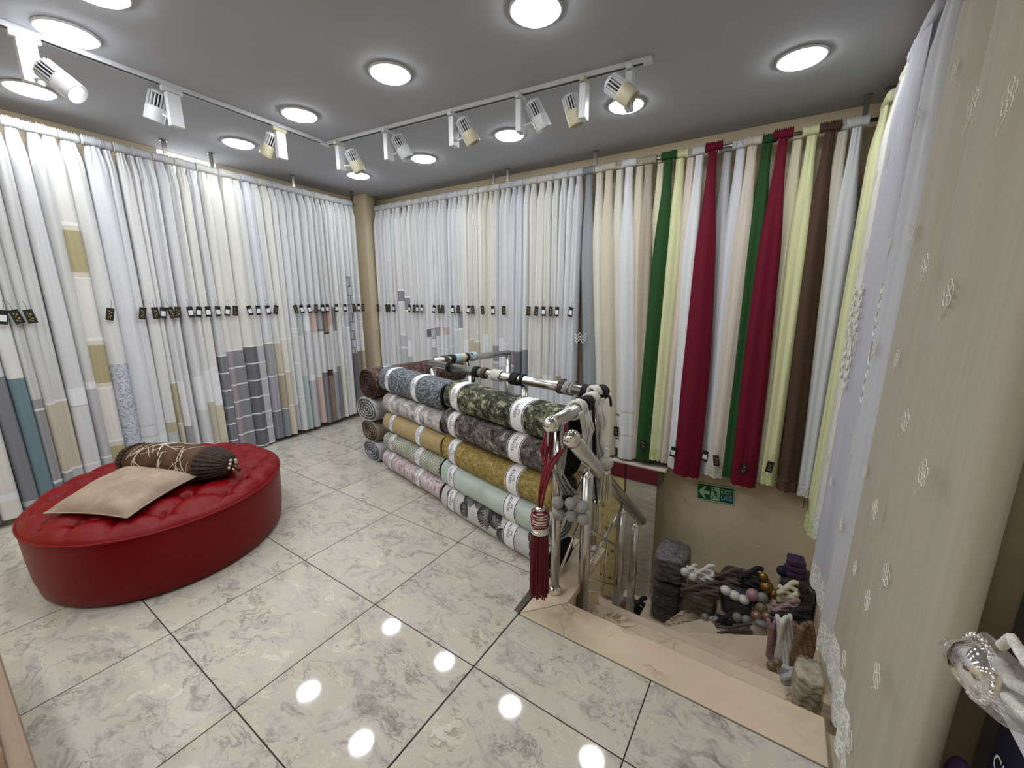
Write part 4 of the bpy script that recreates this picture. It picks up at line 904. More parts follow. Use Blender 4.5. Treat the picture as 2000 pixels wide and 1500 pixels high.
for i, ((l, zc, mk, em, sg, sq), (xa, xb)) in enumerate(zip(rolls_r, xr)):
    fe = [(.12, .2, .10, 1.9), (.10, 1.2, .09, 1.2), (.30, .55, .13, 1.75), (.27, -.25, .10, 1.6), (.40, .8, .12, 1.9), (.47, -.1, .16, 1.6), (.55, .9, .14, 1.4), (.60, .35, .13, 2.6), (.62, -.5, .10, 1.2), (.88, .6, .14, 1.5), (.93, -.1, .14, 1.8), (.90, -.6, .10, 1.5), (.97, .3, .08, 1.2)] if mk == 'feather' else None
    roll(l, RP(xa) + RB * (.004 * i), RP(xb) + RB * (.004 * i), zc, .108, .0905, fb[mk], em, [(.12, .08, adr(.35)), (.70, .10, adr(.5))], sag=sg, squash=sq, feather=fe)
rolls_l = [('pink and grey streaked fabric roll, at the floor in front', .088, 'pink', ends((92, 78, 80), (150, 138, 140)), .0), ('pale green lattice patterned fabric roll', .252, 'lattice', ends((30, 40, 36), (52, 62, 56)), .0),
           ('plain tan fabric roll with two paper bands', .415, 'tan', ends((86, 72, 48), (150, 130, 96)), .0), ('grey rose patterned fabric roll under the blue grey one', .575, 'greyp', ends((54, 52, 54), (92, 90, 92)), .004), ('thick blue grey fabric roll on top of its stack', .765, 'navy', ends((18, 24, 30), (44, 52, 60)), .004)]
xl = [(-.62, .215), (-.60, .20), (-.61, .20), (-.62, .19), (-.66, .21)]
for i, ((l, zc, mk, em, sg), (xa, xb)) in enumerate(zip(rolls_l, xl)):
    big = mk == 'navy'
    roll(l, RP(xa) + RB * (.012 * i + .01), RP(xb) + RB * (.012 * i + .01), zc, .115 if big else .10, .103 if big else .083, fb[mk], em, [(.16, .065, adr(.4)), (.66 if not big else .62, .075, adr(.45))], sag=sg, core=mk == 'tan')
# the rolls that turn the corner, ends towards the camera
CD = Vector((.12, 1, 0)).normalized()
rolls_e = [('pale silver fabric roll lying on the floor, end to camera', .092, 'silver', ends((140, 140, 146), (180, 180, 186)), .14, .095, 0), ('tan grey fabric roll with its wound end to camera', .275, 'tanroll', ends((96, 84, 70), (150, 134, 112)), .13, .094, -.01),
           ('silver plush fabric roll with its wound end to camera', .47, 'greyplush', ends((132, 132, 134), (180, 180, 182)), .165, .105, -.03), ('dark brown fabric roll on top with its wound end to camera', .70, 'brownroll', ends((50, 34, 32), (92, 68, 64)), .135, .125, .01)]
for l, zc, mk, em, rb_, rz_, dx in rolls_e:
    A = Vector((-.855 + dx, 1.72, 0)); roll(l, A, A + CD * 1.05, zc, rb_, rz_, fb[mk], em, [(.2, .09, None)] if mk == 'brownroll' else [], group='fabric rolls turned at the corner of the railing')

# ================================================================== railing
STR = .029
rl = thing('railing', 'steel railing with round top rails around the stairwell', 'railing', (1.29, 1.5, 0))
RA, RBc, RE, RW = Vector((-.22, 1.86, .915)), Vector((1.29, 1.61, .915)), Vector((1.293, 1.045, .90)), Vector((-.11, 2.80, .90))
for a_, b_ in ((RA, RBc), (RBc, RE), (RA + Vector((0, .04, .01)), RW)):
    m = MB(); m.tube([a_, (a_ + b_) / 2, b_], STR, 20); m.build('top_rail', M['steel'], rl, True)
m = MB(); m.ball(RE - Vector((0, .012, 0)), .036, 18, 12); m.build('ball_finial', M['chrome'], rl, True)
def post(x, y, z0, z1, parent):
    m = MB(); m.tube([(x, y, z0), (x, y, z1)], .022, 16); p = m.build('post', M['steel'], parent, True)
    m = MB(); m.lathe((x, y, z0), [(.034, 0), (.036, .008), (.03, .02), (.026, .026), (.0225, .03)], 20); m.build('post_foot', M['chrome'], p, True)
    return p
for x, y in ((1.27, 1.15), (1.285, 1.585), (.75, 1.70), (.25, 1.78), (-.2, 1.86)): post(x, y, .0, .878, rl)
post(-.11, 2.78, 0, .89, rl)
m = MB(); m.box((-.11, 2.80, .45), (.012, .02, .45)); m.build('wall_plate', M['steel'], rl)
for (p, q_) in (((1.275, 1.16, .30), (1.285, 1.57, .62)), ((1.275, 1.16, .06), (1.285, 1.57, .38)), ((1.275, 1.57, .22), (1.275, 1.2, .40))):
    m = MB(); m.tube([p, q_], .008, 8); m.build('cross_bar', M['steel'], rl, True)
for k in range(3):
    z = .25 + .22 * k; m = MB(); m.tube([RA - ZAX * (.9 - z), RBc - ZAX * (.9 - z)], .008, 8); m.build('cross_bar', M['steel'], rl, True)
# sloping stair handrail
hr = thing('stair_handrail', 'sloping steel handrail with ball end going down the stairs', 'handrail', (1.365, 1.5, 0))
HX = 1.365
def hz(y): return .81 - .80 * (y - 1.115)
m = MB(); m.tube([(HX, 1.10, hz(1.10)), (HX, 1.7, hz(1.7)), (HX, 2.35, hz(2.35))], .035, 20); m.build('sloping_rail', M['steel'], hr, True)
m = MB(); m.ball((HX, 1.085, hz(1.085)), .042, 18, 12); m.build('ball_finial', M['chrome'], hr, True)
for y, z0 in ((1.285, -.178), (1.86, -.535), (2.2, -.9)):
    m = MB(); m.tube([(HX, y, z0), (HX, y, hz(y) - .085)], .027, 16); p = m.build('post', M['steel'], hr, True)
    m = MB(); m.lathe((HX, y, hz(y) - .088), [(.027, 0), (.029, .004), (.018, .014), (.009, .022), (.009, .04), (.014, .046), (.009, .052), (.009, .07)], 16); m.build('post_cap', M['chrome'], p, True)
m = MB(); m.tube([(HX, 1.29, .02), (HX, 1.86, -.40)], .008, 8); m.build('cross_bar', M['steel'], hr, True)
m = MB(); m.tube([(HX, 1.29, .30), (HX, 1.86, -.12)], .008, 8); m.build('cross_bar', M['steel'], hr, True)
m = MB(); m.tube([(HX, 1.29, .05), (HX, 1.86, .16)], .008, 8); m.build('cross_bar', M['steel'], hr, True)
m = MB(); m.tube([(HX, 1.29, -.05), (HX, 1.6, -.28), (HX, 1.62, .1), (HX + .01, 1.86, .2)], .006, 8); m.build('cross_bar', M['steel'], hr, True)

# ================================================================== tassels and tie-backs on the rails
def coil(c, axis, R, r, turns, pitch):
    a = Vector(axis).normalized(); b = a.cross(ZAX).normalized(); d_ = a.cross(b)
    n = int(14 * turns); return [Vector(c) + a * (pitch * (i / 14 - turns / 2)) + (b * cos(2 * PI * i / 14) + d_ * sin(2 * PI * i / 14)) * R for i in range(n + 1)]
def strand(p, q_, sagx, side, n=8):
    p = Vector(p); q_ = Vector(q_); return [p.lerp(q_, i / n) + Vector(side) * (sagx * sin(PI * i / n)) for i in range(n + 1)]
# big maroon tassel on the end of the rail
tcx = Vector((1.265, 1.0, .49)); RT = RE.lerp(RBc, .10) 
tz = thing('curtain_tassel', 'large maroon tassel with silver ribbed bead on the rail end', 'tassel', (1.265, 1.0, .08))
m = MB()
for k in range(7):
    o1 = Vector((0, -.012 + .006 * k, 0)); m.tube(coil(RT + o1, (0, 1, 0), STR + .008, .0055, .55, .004)[2:], .0055, 6)
for k in range(8):
    sx = -1 if k % 2 else 1
    top = RT + Vector((sx * (STR + .006), -.015 + .005 * k, -.005))
    m.tube([top, top + Vector((sx * (.012 - .002 * k), -.01, -.10)), Vector((1.28 + sx * (.018 - .002 * k) * (1 if k < 4 else -1), 1.03, .70)), Vector((1.27 + sx * .012, 1.005, .60)), tcx + Vector((sx * .006, 0, .035))], .0055, 6)
for k in range(2): m.tube([RT + Vector((-.06 - .012 * k, .02, -.08)), RT + Vector((-.075 - .01 * k, .0, -.16)), RT + Vector((-.05, -.01, -.25)), Vector((1.262, 1.0, .56))], .0055, 6)
m.build('cord', M['rope_maroon'], tz, True)
m = MB(); m.lathe(tcx + ZAX * -.045, [(.006, .082), (.02, .08), (.026, .07), (.02, .066), (.034, .055), (.040, .04), (.041, .02), (.038, 0), (.03, -.012), (.022, -.018), (.038, -.026), (.041, -.034), (.038, -.045), (.02, -.05)], 28); m.build('silver_bead', M['chrome'], tz, True)
m = MB()
for k in range(6): m.tube([tcx + Vector((.0415 * cos(2 * PI * i / 24) * (1 - .04 * abs(k - 2.5)), .0415 * sin(2 * PI * i / 24) * (1 - .04 * abs(k - 2.5)), -.052 + .013 * k)) for i in range(25)], .0028, 5, False)
m.build('bead_thread', M['rope_maroon'], tz, True)
m = MB()
for k in range(90):
    a = k * 2.399; rr = .036 * math.sqrt((k + .5) / 90); r2 = rr * 1.12
    m.tube([tcx + Vector((rr * cos(a), rr * sin(a), -.088)), tcx + Vector((r2 * cos(a), r2 * sin(a), -.24)), tcx + Vector((r2 * 1.03 * cos(a) + random.uniform(-.003, .003), r2 * 1.03 * sin(a), -.385 - random.uniform(0, .025)))], .0036, 4)
m.build('fringe', plain('maroon_fringe', (96, 6, 22), .75, 0, .2, 200), tz, kind='stuff')
# grey rope tie-back with balls
tg_ = thing('rope_tieback', 'grey rope tie-back with six grey balls hanging by the post', 'tie-back', (1.29, 1.05, .4))
RT2 = RE.lerp(RBc, .045); m = MB()
for k in range(6):
    m.tube(coil(RT2 + Vector((0, -.004 + .009 * k, 0)), (0, 1, 0), STR + .007, .005, .6, .003), .005, 6)
    sx = -1 if k % 2 else 1; top = RT2 + Vector((sx * (STR + .006), .009 * k, -.004))
    m.tube([top, top + Vector((sx * .004, 0, -.12)), Vector((1.30 + sx * .006 * k, 1.07 + .006 * k, .66)), Vector((1.315 + .012 * k, 1.12 + .008 * k, .545))], .005, 6)
m.build('cord', M['rope_grey'], tg_, True)
for (dx, dy, dz) in ((0, 0, 0), (.055, .02, .004), (.11, .03, .0), (.005, .0, -.058), (.06, .02, -.056), (.115, .03, -.058)):
    m = MB(); m.ball((1.30 + dx, 1.10 + dy, .51 + dz), .0285, 14, 9); m.build('ball', M['rope_grey'], tg_, True)
def tieback(label, c, axis, mat, turns=3, R=None, hang=None, r=.006):
    t = thing('rope_tieback', label, 'tie-back', c)
    R = R or STR + .006; m = MB(); m.tube(coil(c, axis, R, r, turns, .0125), r, 6); m.build('coil', M[mat], t, True)
    for h in hang or []:
        m = MB(); m.tube([Vector(c) + Vector(p) for p in h], r * .9, 6); m.build('hanging_cord', M[mat], t, True)
    return t
dAB = (RBc - RA).normalized(); dAW = (RW - RA).normalized()
pr = lambda px, py: RA + dAB * ((on(px, py, 2, .9) - RA).dot(dAB))
pw = lambda px, py: RA + Vector((0, .04, .01)) + dAW * ((on(px, py, 2, .91) - RA).dot(dAW))
hg = lambda *a: [[(0, 0, STR * -1), (.004, 0, -.06), (-.004, .004, -.14), (.006, 0, -.22)]]
tieback('dark band round the rail near its left corner', pr(868, 722), dAB, 'rope_black', 2)
tieback('black cord looped over the rail behind the blue grey roll', pr(903, 735), dAB, 'rope_black', 3, hang=[[(0, -.02, .02), (.01, -.03, -.03), (.0, -.03, -.07)]])
tieback('brown cord wound on the rail above the green roll', pr(926, 737), dAB, 'rope_brown', 3)
tieback('white cord wound widely on the rail', pr(950, 742), dAB, 'rope_white', 7)
tieback('thick black cord wound on the middle of the rail', pr(985, 749), dAB, 'rope_black', 5, r=.007)
tieback('thin black cord right of the thick one', pr(1003, 751), dAB, 'rope_black', 2)
tieback('brown cord wound near the right end of the rail', pr(1079, 766), dAB, 'rope_brown', 3)
tieback('grey cord wound beside the brown one at the right end', pr(1092, 768), dAB, 'rope_grey', 3)
tieback('thin grey ring on the rail near the right corner', pr(1102, 770), dAB, 'rope_grey', 1.2)
tieback('dark brown cord bundle at the corner of the rails', pr(1130, 776), dAB, 'rope_black', 5, r=.0075)
tieback('brown cord at the start of the rear rail', pw(862, 708), dAW, 'rope_brown', 4)
tieback('brown and black cord on the rear rail', pw(875, 706), dAW, 'rope_black', 4)
tieback('pale blue cord wound on the rear rail', pw(886, 704), dAW, 'rope_blue', 5)
tieback('cream cord with a short tail on the rear rail', pw(898, 703), dAW, 'rope_cream', 5, hang=[[(.02, 0, -.02), (.03, 0, -.06), (.02, 0, -.1)]])
tieback('dark cord with a hanging tail on the rear rail', pw(908, 702), dAW, 'rope_black', 3, hang=[[(.02, 0, -.02), (.03, 0, -.06), (.01, 0, -.13), (.02, 0, -.17)]])
tieback('pale blue cord hanging from the rear rail', pw(925, 700), dAW, 'rope_blue', 4, hang=[[(.02, 0, -.02), (.04, 0, -.06), (.03, 0, -.15), (.05, 0, -.2)]])
# cords with bead tassels over the near rail
p3 = lambda t: RE.lerp(RBc, t)
tieback('dark grey cord wound on the near rail', p3(.62), (0, 1, 0), 'rope_black', 4, hang=[[(.035, .01, 0), (.04, .02, -.15), (.045, .03, -.35), (.03, .04, -.5)], [(.03, .03, 0), (.045, .04, -.2), (.05, .05, -.42), (.06, .06, -.55)]])
tieback('black twisted cord at the far end of the near rail', p3(.97) + Vector((.0, 0, .012)), (0, 1, 0), 'rope_black', 5, r=.008, hang=[[(.03, 0, .01), (.06, -.01, -.02), (.07, -.02, -.06)]])
tieback('thick white knot over the corner of the rails', p3(.9) + Vector((-.02, 0, .015)), (.6, 1, 0), 'rope_white', 3, r=.011)
for t_, l_, mt_, sc_ in ((.45, 'white cord loops hanging from the middle of the near rail', 'rope_white', 1.0), (.74, 'white cord loops hanging near the corner of the rails', 'rope_white', 1.15)):
    tieback(l_, p3(t_), (0, 1, 0), mt_, 4, R=STR + .009, r=.008, hang=[[(.034, .01 * k - .015, -.005), (.040 + .012 * (k % 3), .01 * k, -.10 * sc_), (.050 - .01 * (k % 2), .01 * k - .01, -.20 * sc_), (.056 + .014 * ((k + 1) % 3), .006 * k, -.29 * sc_)] for k in range(6)])
def beadtassel(label, t, bp, fringe_len, mat):
    g = thing('bead_tassel', label, 'tassel', bp); c = p3(t); m = MB()
    for k in range(6):
        o1 = Vector((0, .011 * k, 0)); m.tube(coil(c + o1, (0, 1, 0), STR + .008, .007, .6, .004), .007, 6)
        m.tube([c + o1 + Vector((STR + .006, 0, -.004)), (c + o1).lerp(bp, .35) + Vector((.02 - .006 * k, 0, 0)), (c + o1).lerp(bp, .7) + Vector((.006 * k - .008, 0, 0)), bp + Vector((0, 0, .03))], .0068, 6)
    m.build('cord', M[mat], g, True)
    m = MB(); m.lathe(bp + ZAX * .03, [(.006, .05), (.012, .045), (.012, .01), (.018, .004), (.014, 0)], 14); m.build('knot', M[mat], g, True)
    m = MB(); m.ball(bp, .036, 18, 12); m.build('bead', plain('grey_ball_' + mat, (178, 176, 170), .6), g, True)
    m = MB(); m.lathe(bp - ZAX * .036, [(.018, .004), (.026, -.002), (.026, -.02), (.018, -.022)], 18); m.build('cap', M['chrome'], g, True)
    m = MB()
    for k in range(30):
        a = k * 2.4; rr = .024 * math.sqrt((k + .5) / 30)
        m.tube([bp + Vector((rr * cos(a), rr * sin(a), -.05)), bp + Vector((rr * 1.3 * cos(a), rr * 1.3 * sin(a), -.05 - fringe_len * .6)), bp + Vector((rr * 1.25 * cos(a), rr * 1.25 * sin(a), -.05 - fringe_len + random.uniform(0, .015)))], .0034, 4)
    m.build('fringe', M['rope_cream'], g, kind='stuff')
beadtassel('white cord with grey ball and cream fringe beside the post', .36, on(1165, 962, 0, 1.335), .20, 'rope_white')
beadtassel('white cord with higher grey ball behind the sloping handrail', .80, on(1184, 904, 0, 1.40), .16, 'rope_white')

# ================================================================== exit sign
sg = thing('exit_sign', 'green exit sign with arrow, running figure and lettering on the stairwell wall', 'sign', (1.75, 3.155, -.17))
A_, B_, C2 = on(1362, 941, 1, 3.15), on(1435, 953, 1, 3.15), on(1357, 972, 1, 3.15)
ux = (B_ - A_).normalized(); sw = (B_ - A_).length; uz = (A_ - C2); uz = (uz - ux * uz.dot(ux)); sh = uz.length; uz.normalize(); cs = A_ + ux * sw / 2 - uz * sh / 2
ny = Vector((0, -1, 0))
def sp(x, y, o=0): return cs + ux * (x * sw) + uz * (y * sh) + ny * o
paleg = plain('sign_pale_green', (176, 214, 178), .5); sgm = plain('sign_green', (6, 96, 44), .45)
m = MB(); m.box(cs + ny * .004, (sw / 2, .004, sh / 2), (ux, ny, uz)); m.build('board', paleg, sg)
m = MB(); m.box(cs + ny * .0085, (sw * .475, .0008, sh * .44), (ux, ny, uz)); m.build('green_field', sgm, sg)
m = MB(); m.add([sp(.15, -.44, .0096), sp(.475, -.44, .0096), sp(.475, .02, .0096), sp(.15, .1, .0096)], [(0, 1, 2, 3)]); m.build('blue_tint', plain('sign_teal', (0, 84, 96), .45), sg)
def poly(pts, o, name, mat):
    m = MB(); n = len(pts); m.add([sp(x, y, o) for x, y in pts] + [sp(x, y, o + .0006) for x, y in pts], [tuple(range(n)), tuple(range(n, 2 * n))] + [(i, (i + 1) % n, n + (i + 1) % n, n + i) for i in range(n)]); return m.build(name, mat, sg)
poly([(-.455, 0), (-.30, .34), (-.235, .34), (-.31, .08), (-.15, .08), (-.15, -.12), (-.31, -.12), (-.25, -.38), (-.30, -.38)], .0096, 'arrow', paleg)
poly([(-.13, -.40), (.12, -.40), (.12, .38), (-.09, .38)], .0096, 'door_symbol', paleg)
m = MB()
def limb(a, b, w):
    d_ = Vector((b[0] - a[0], (b[1] - a[1]) * sh / sw)); d_.normalize(); nx_, nz_ = -d_.y * w, d_.x * w * sw / sh
    m.add([sp(a[0] + nx_, a[1] + nz_, .0104), sp(b[0] + nx_, b[1] + nz_, .0104), sp(b[0] - nx_, b[1] - nz_, .0104), sp(a[0] - nx_, a[1] - nz_, .0104)], [(0, 1, 2, 3)])
for a, b, w_ in (((-.03, .16), (.03, -.08), .022), ((-.03, .16), (-.10, .08), .010), ((-.1, .08), (-.14, .14), .008), ((.0, .14), (.07, .06), .010), ((.07, .06), (.09, -.04), .008), ((.02, -.06), (-.05, -.2), .013), ((-.05, -.2), (-.09, -.38), .011), ((.03, -.06), (.05, -.2), .013), ((.05, -.2), (.12, -.24), .011)): limb(a, b, w_)
m.lathe(sp(-.045, .29, .010), [(.0085, 0), (.0085, .0005), (.0001, .0006)], 14, ny); m.build('running_figure', sgm, sg)
for body, x, y, sz in (('EXIT', .30, .17, .115), ('ÇIKIŞ', .30, -.17, .10)):
    vs, fs = text_pts(body, sz); wmax = max(v[0] for v in vs) - min(v[0] for v in vs); k = .29 * sw / wmax; hmax = max(v[1] for v in vs) - min(v[1] for v in vs); ky = (.26 if body == 'EXIT' else .34) * sh / hmax
    m = MB(); m.add([sp(x, y, .0106) + ux * (a[0] * k) + uz * (a[1] * ky) for a in vs], fs); m.build('lettering', plain('sign_letter', (190, 222, 200), .5), sg)

# ================================================================== fabric panels hanging in the stairwell
def hpanel(label, x0, x1, zt_, zb_, mat, Y=2.935):
    t = thing('hanging_fabric', label, 'fabric panel', ((x0 + x1) / 2, Y, zb_)); n = 10; nz = 14
    m = MB(); rows = []
    for j in range(nz + 1):
        z = zt_ - .12 + (zb_ - zt_ + .12) * j / nz
        rows.append([(x0 + (x1 - x0) * i / n + .02 * (j / nz), Y - .008 * sin(PI * 3 * i / n + j * .25) * (.3 + j / nz) - .02 * (j / nz), z + .012 * sin(i * .9) * (j == nz)) for i in range(n + 1)])
    m.loft(rows, cap=False, closed=False); r2 = [[(x, y + .006, z) for x, y, z in r] for r in rows]; m.loft(r2, cap=False, closed=False)
    m.build('cloth', mat, t, True)
    m = MB(); m.box2((x0 - .002, Y - .012, zt_ - .13), (x1 + .002, Y + .012, zt_)); m.build('header_board', plain('maroon_header', (96, 24, 34), .5), t, bevel=.003)
yel = blotch('yellow_blossom_print', [(.34, (90, 76, 56)), (.40, (186, 170, 116)), (.52, (196, 182, 136)), (.6, (204, 184, 96)), (.68, (212, 204, 176))], 22, 4, .85)
hpanel('yellow flowered fabric panel hanging in the stairwell', .80, 1.045, -.02, -1.38, yel)
hpanel('pale grey textured fabric panel hanging in the stairwell', 1.06, 1.325, -.02, -1.36, blotch('pale_bark_weave', [(.3, (160, 152, 136)), (.55, (184, 177, 162)), (.75, (202, 196, 182))], 8, 6, .85, (1, 1, 6)))

# ================================================================== goods heaped on the stair corner
random.seed(21)
pls, nt, bs = newmat('clear_plastic')
tr = nt.nodes.new('ShaderNodeBsdfTransparent'); gls = nt.nodes.new('ShaderNodeBsdfGlossy'); gls.inputs['Roughness'].default_value = .12; gls.inputs[0].default_value = (.9, .9, .9, 1)
mx = nt.nodes.new('ShaderNodeMixShader'); lw = nt.nodes.new('ShaderNodeLayerWeight'); lw.inputs[0].default_value = .35
mm = nt.nodes.new('ShaderNodeMath'); mm.operation = 'MULTIPLY_ADD'; mm.inputs[1].default_value = .5; mm.inputs[2].default_value = .07; nt.links.new(lw.outputs['Fresnel'], mm.inputs[0])
nt.links.new(mm.outputs[0], mx.inputs[0]); nt.links.new(tr.outputs[0], mx.inputs[1]); nt.links.new(gls.outputs[0], mx.inputs[2]); nt.links.new(mx.outputs[0], nt.nodes['Material Output'].inputs[0])
nz_ = N(nt, 'ShaderNodeTexNoise', Scale=14.0, Detail=3.0, Distortion=1.5); bpn = nt.nodes.new('ShaderNodeBump'); bpn.inputs['Strength'].default_value = .6; bpn.inputs['Distance'].default_value = .03
nt.links.new(nz_.outputs[0], bpn.inputs['Height']); nt.links.new(bpn.outputs[0], gls.inputs['Normal'])
def mot(name, a, b): return blotch(name, [(.35, a), (.65, b)], 30, 8, .7, (1, 1, 4))
PM = {'slate': mot('pack_slate', (40, 42, 46), (84, 84, 86)), 'grey': mot('pack_grey', (66, 64, 68), (132, 128, 130)), 'olive': mot('pack_olive', (72, 68, 52), (124, 118, 96)), 'dark': mot('pack_dark', (24, 20, 20), (66, 58, 56)), 'navy': mot('pack_navy', (12, 14, 24), (44, 50, 66)),
      'white': mot('pack_white', (170, 168, 160), (220, 218, 210)), 'purple': mot('pack_purple', (54, 38, 60), (82, 62, 88)), 'pink': mot('pack_pink', (118, 86, 92), (170, 140, 144)), 'brown': mot('pack_brown', (90, 68, 54), (140, 112, 92)), 'gold': plain('bead_gold', (150, 116, 56), .25, .7), 'pearl': plain('bead_pearl', (206, 204, 196), .25, 0, .04), 'greyb': plain('bead_grey', (120, 120, 118), .35), 'pinkb': plain('bead_pink', (156, 120, 128), .3), 'oliveb': plain('bead_olive', (120, 108, 76), .3), 'copper': plain('bead_copper', (140, 106, 90), .3, .3), 'cream': mot('pack_cream', (150, 138, 118), (198, 186, 166))}
def pix(Y=None, X=None):
    return (lambda px, py: on(px, py, 1, Y)) if Y is not None else (lambda px, py: on(px, py, 0, X))
def folded(label, pts, Y, mat, layers=5, dep=.16, wrap=True, name='fabric_package', cat='package', X=None):
    """a pile of folded cloth between the two photo corners, built at depth Y (or on the plane X)"""
    f = pix(Y, X); (l, t), (r, b) = pts; a = f(l, b); c = f(r, t); mid = f((l + r) / 2, (t + b) / 2)
    al_ = Vector((1, 0, 0)) if X is None else Vector((0, -1, 0)); dn = Vector((0, 1, 0)) if X is None else Vector((1, 0, 0))
    hw = abs((f(r, (t + b) / 2) - f(l, (t + b) / 2)).dot(al_)) / 2; z0 = f((l + r) / 2, b).z; z1 = f((l + r) / 2, t).z
    ctr = mid + dn * dep; root = thing(name, label, cat, (ctr.x, ctr.y, z0)); lh = (z1 - z0) / layers
    m = MB()
    for k in range(layers):
        ph = random.uniform(0, 6); rings = []; w_ = hw * random.uniform(.93, 1.0)
        for i in range(13):
            x = -w_ + 2 * w_ * i / 12; e = math.sqrt(max(.05, 1 - (abs(x) / w_) ** 6)); r_ = []
            for q_ in range(12):
                th = 2 * PI * q_ / 12; cy, sz = cos(th), sin(th)
                y = (abs(cy) ** .5) * (1 if cy > 0 else -1) * dep * e; z = (abs(sz) ** .6) * (1 if sz > 0 else -1) * lh * .54 * e
                r_.append(ctr + al_ * x + dn * (y + .006 * sin(7 * x / hw + ph)) + ZAX * (z0 + lh * (k + .5) - ctr.z + z + lh * .18 * sin(3.2 * x / hw + ph + (y > 0))))
            rings.append(r_)
        m.loft(rings)
    m.build('folded_cloth', PM[mat], root, True)
    if wrap:
        m = MB(); rings = []
        for i in range(15):
            x = (-hw + 2 * hw * i / 14) * 1.05; e = math.sqrt(max(.08, 1 - (abs(x) / hw / 1.06) ** 8))
            rings.append([ctr + al_ * x + dn * ((abs(cos(2 * PI * q_ / 20)) ** .4) * (1 if cos(2 * PI * q_ / 20) > 0 else -1) * (dep + .008) * e + .006 * sin(9 * q_ + i)) + ZAX * ((z0 + z1) / 2 - ctr.z + (abs(sin(2 * PI * q_ / 20)) ** .5) * (1 if sin(2 * PI * q_ / 20) > 0 else -1) * ((z1 - z0) / 2 + .012) * e + .005 * sin(5 * q_ + 2 * i)) for q_ in range(20)])
        m.loft(rings); m.build('plastic_wrap', pls, root, True)
    return root
def beads(label, spec, Y, mat, X=None, rope=None, sc=(1, 1, 1)):
    f = pix(Y, X); root = thing('bead_tieback', label, 'tie-back', f(spec[0][0], spec[0][1])); last = None
    for (px, py, rp) in spec:
        c = f(px, py); r = rp * (c - CAM).dot(_f) / FPX; m = MB(); m.ball(c, r, 14, 9, sc); m.build('bead', PM[mat], root, True)
        if last is not None and (last - c).length < .12: m = MB(); m.tube([last, c], r * .18, 6); m.build('cord', M[rope or 'rope_cream'], root, True)
        last = c
    return root
def skein(label, box_, Y, mat, n=7, X=None, horiz=True, r=.009, name='cord_bundle'):
    """bundle of twisted cords"""
    f = pix(Y, X); (l, t), (r_, b) = box_; root = thing(name, label, 'cord bundle', f((l + r_) / 2, b)); m = MB()
    for k in range(n):
        u = (k + .5) / n; pts = []
        for j in range(12):
            v = j / 11
            px = (l + (r_ - l) * v) if horiz else (l + (r_ - l) * (u + .12 * sin(5 * v + k)))
            py = (t + (b - t) * (u + .14 * sin(6 * v + 1.7 * k))) if horiz else (t + (b - t) * v)
            p = f(px, py); bulge = .05 * sin(PI * u) + .012 * sin(4 * v + k)
            pts.append(p - (Vector((0, 1, 0)) if X is None else Vector((1, 0, 0))) * bulge)
        m.tube(pts, r, 6)
    m.build('twisted_cords', M[mat] if mat in M else PM[mat], root, True); return root
hy = lambda py: 2.30 + max(0, 1225 - py) / 120 * .55
# left stack
YS = 2.50
folded('dark slate wrapped package at the bottom of the left stack', ((1263, 1190), (1326, 1226)), YS, 'slate', 4)
folded('dark slate wrapped package, second from the bottom', ((1264, 1164), (1330, 1190)), YS, 'slate', 4)
folded('brown grey folded cloth under the top grey package', ((1268, 1142), (1332, 1164)), YS, 'dark', 3)
folded('mottled grey wrapped package on top of the left stack', ((1270, 1094), (1338, 1140)), YS, 'grey', 5)
folded('dark narrow bundle beside the left stack', ((1321, 1180), (1346, 1216)), 2.5, 'slate', 3, .08)
folded('large dark wrapped package behind the heap', ((1396, 1148), (1506, 1200)), 2.66, 'dark', 4, .13)
folded('olive folded package on the stair corner', ((1330, 1162), (1398, 1204)), 2.36, 'olive', 4, .10)
skein('dark brown crumpled cords on the olive package', ((1333, 1138), (1406, 1164)), 2.42, 'rope_brown', 8, r=.014)
beads('two white balls of a tie-back beside the grey package', [(1338, 1117, 8.5), (1353, 1127, 8.5)], 2.44, 'pearl', None, 'rope_white')
skein('white striped cord bundle right of the grey package', ((1342, 1102), (1362, 1116)), 2.52, 'rope_white', 5, r=.011)
skein('large white cord bundle behind the white balls', ((1358, 1106), (1396, 1140)), 2.52, 'rope_white', 8, r=.014)
skein('dark mauve brown cord bundle in the middle of the heap', ((1392, 1114), (1448, 1148)), 2.6, 'rope_brown', 9, r=.015)
skein('black cord bundle on top of the heap', ((1442, 1112), (1490, 1152)), 2.6, 'rope_black', 9, r=.017)
beads('three white oval beads in a row', [(1417, 1153, 10), (1435, 1163, 10), (1453, 1171, 10)], 2.42, 'pearl', None, 'rope_white', (1.1, 1.0, .85))
folded('dark navy wrapped package in the middle of the heap', ((1404, 1170), (1470, 1208)), 2.40, 'navy', 4, .10)
beads('pink bead right of the white oval beads', [(1470, 1162, 12)], 2.42, 'pinkb')
beads('gold beads at the right of the heap', [(1491, 1126, 8), (1497, 1146, 12), (1511, 1160, 10)], 2.5, 'gold', None, 'rope_brown')
beads('blue grey bead beside the gold ones', [(1489, 1168, 11)], 2.42, 'greyb')
beads('olive bead low in the heap', [(1487, 1187, 11)], 2.39, 'oliveb')
beads('pair of copper brown beads', [(1478, 1204, 11), (1499, 1205, 10)], 2.35, 'copper', None, 'rope_brown')
beads('grey striped bead under the copper pair', [(1488, 1219, 9)], 2.30, 'greyb', None, None, (1.4, 1, .8))
beads('four grey beads at the foot of the heap', [(1440, 1206, 9), (1458, 1211, 9), (1455, 1223, 9), (1438, 1218, 8)], 2.28, 'greyb', None, 'rope_grey')
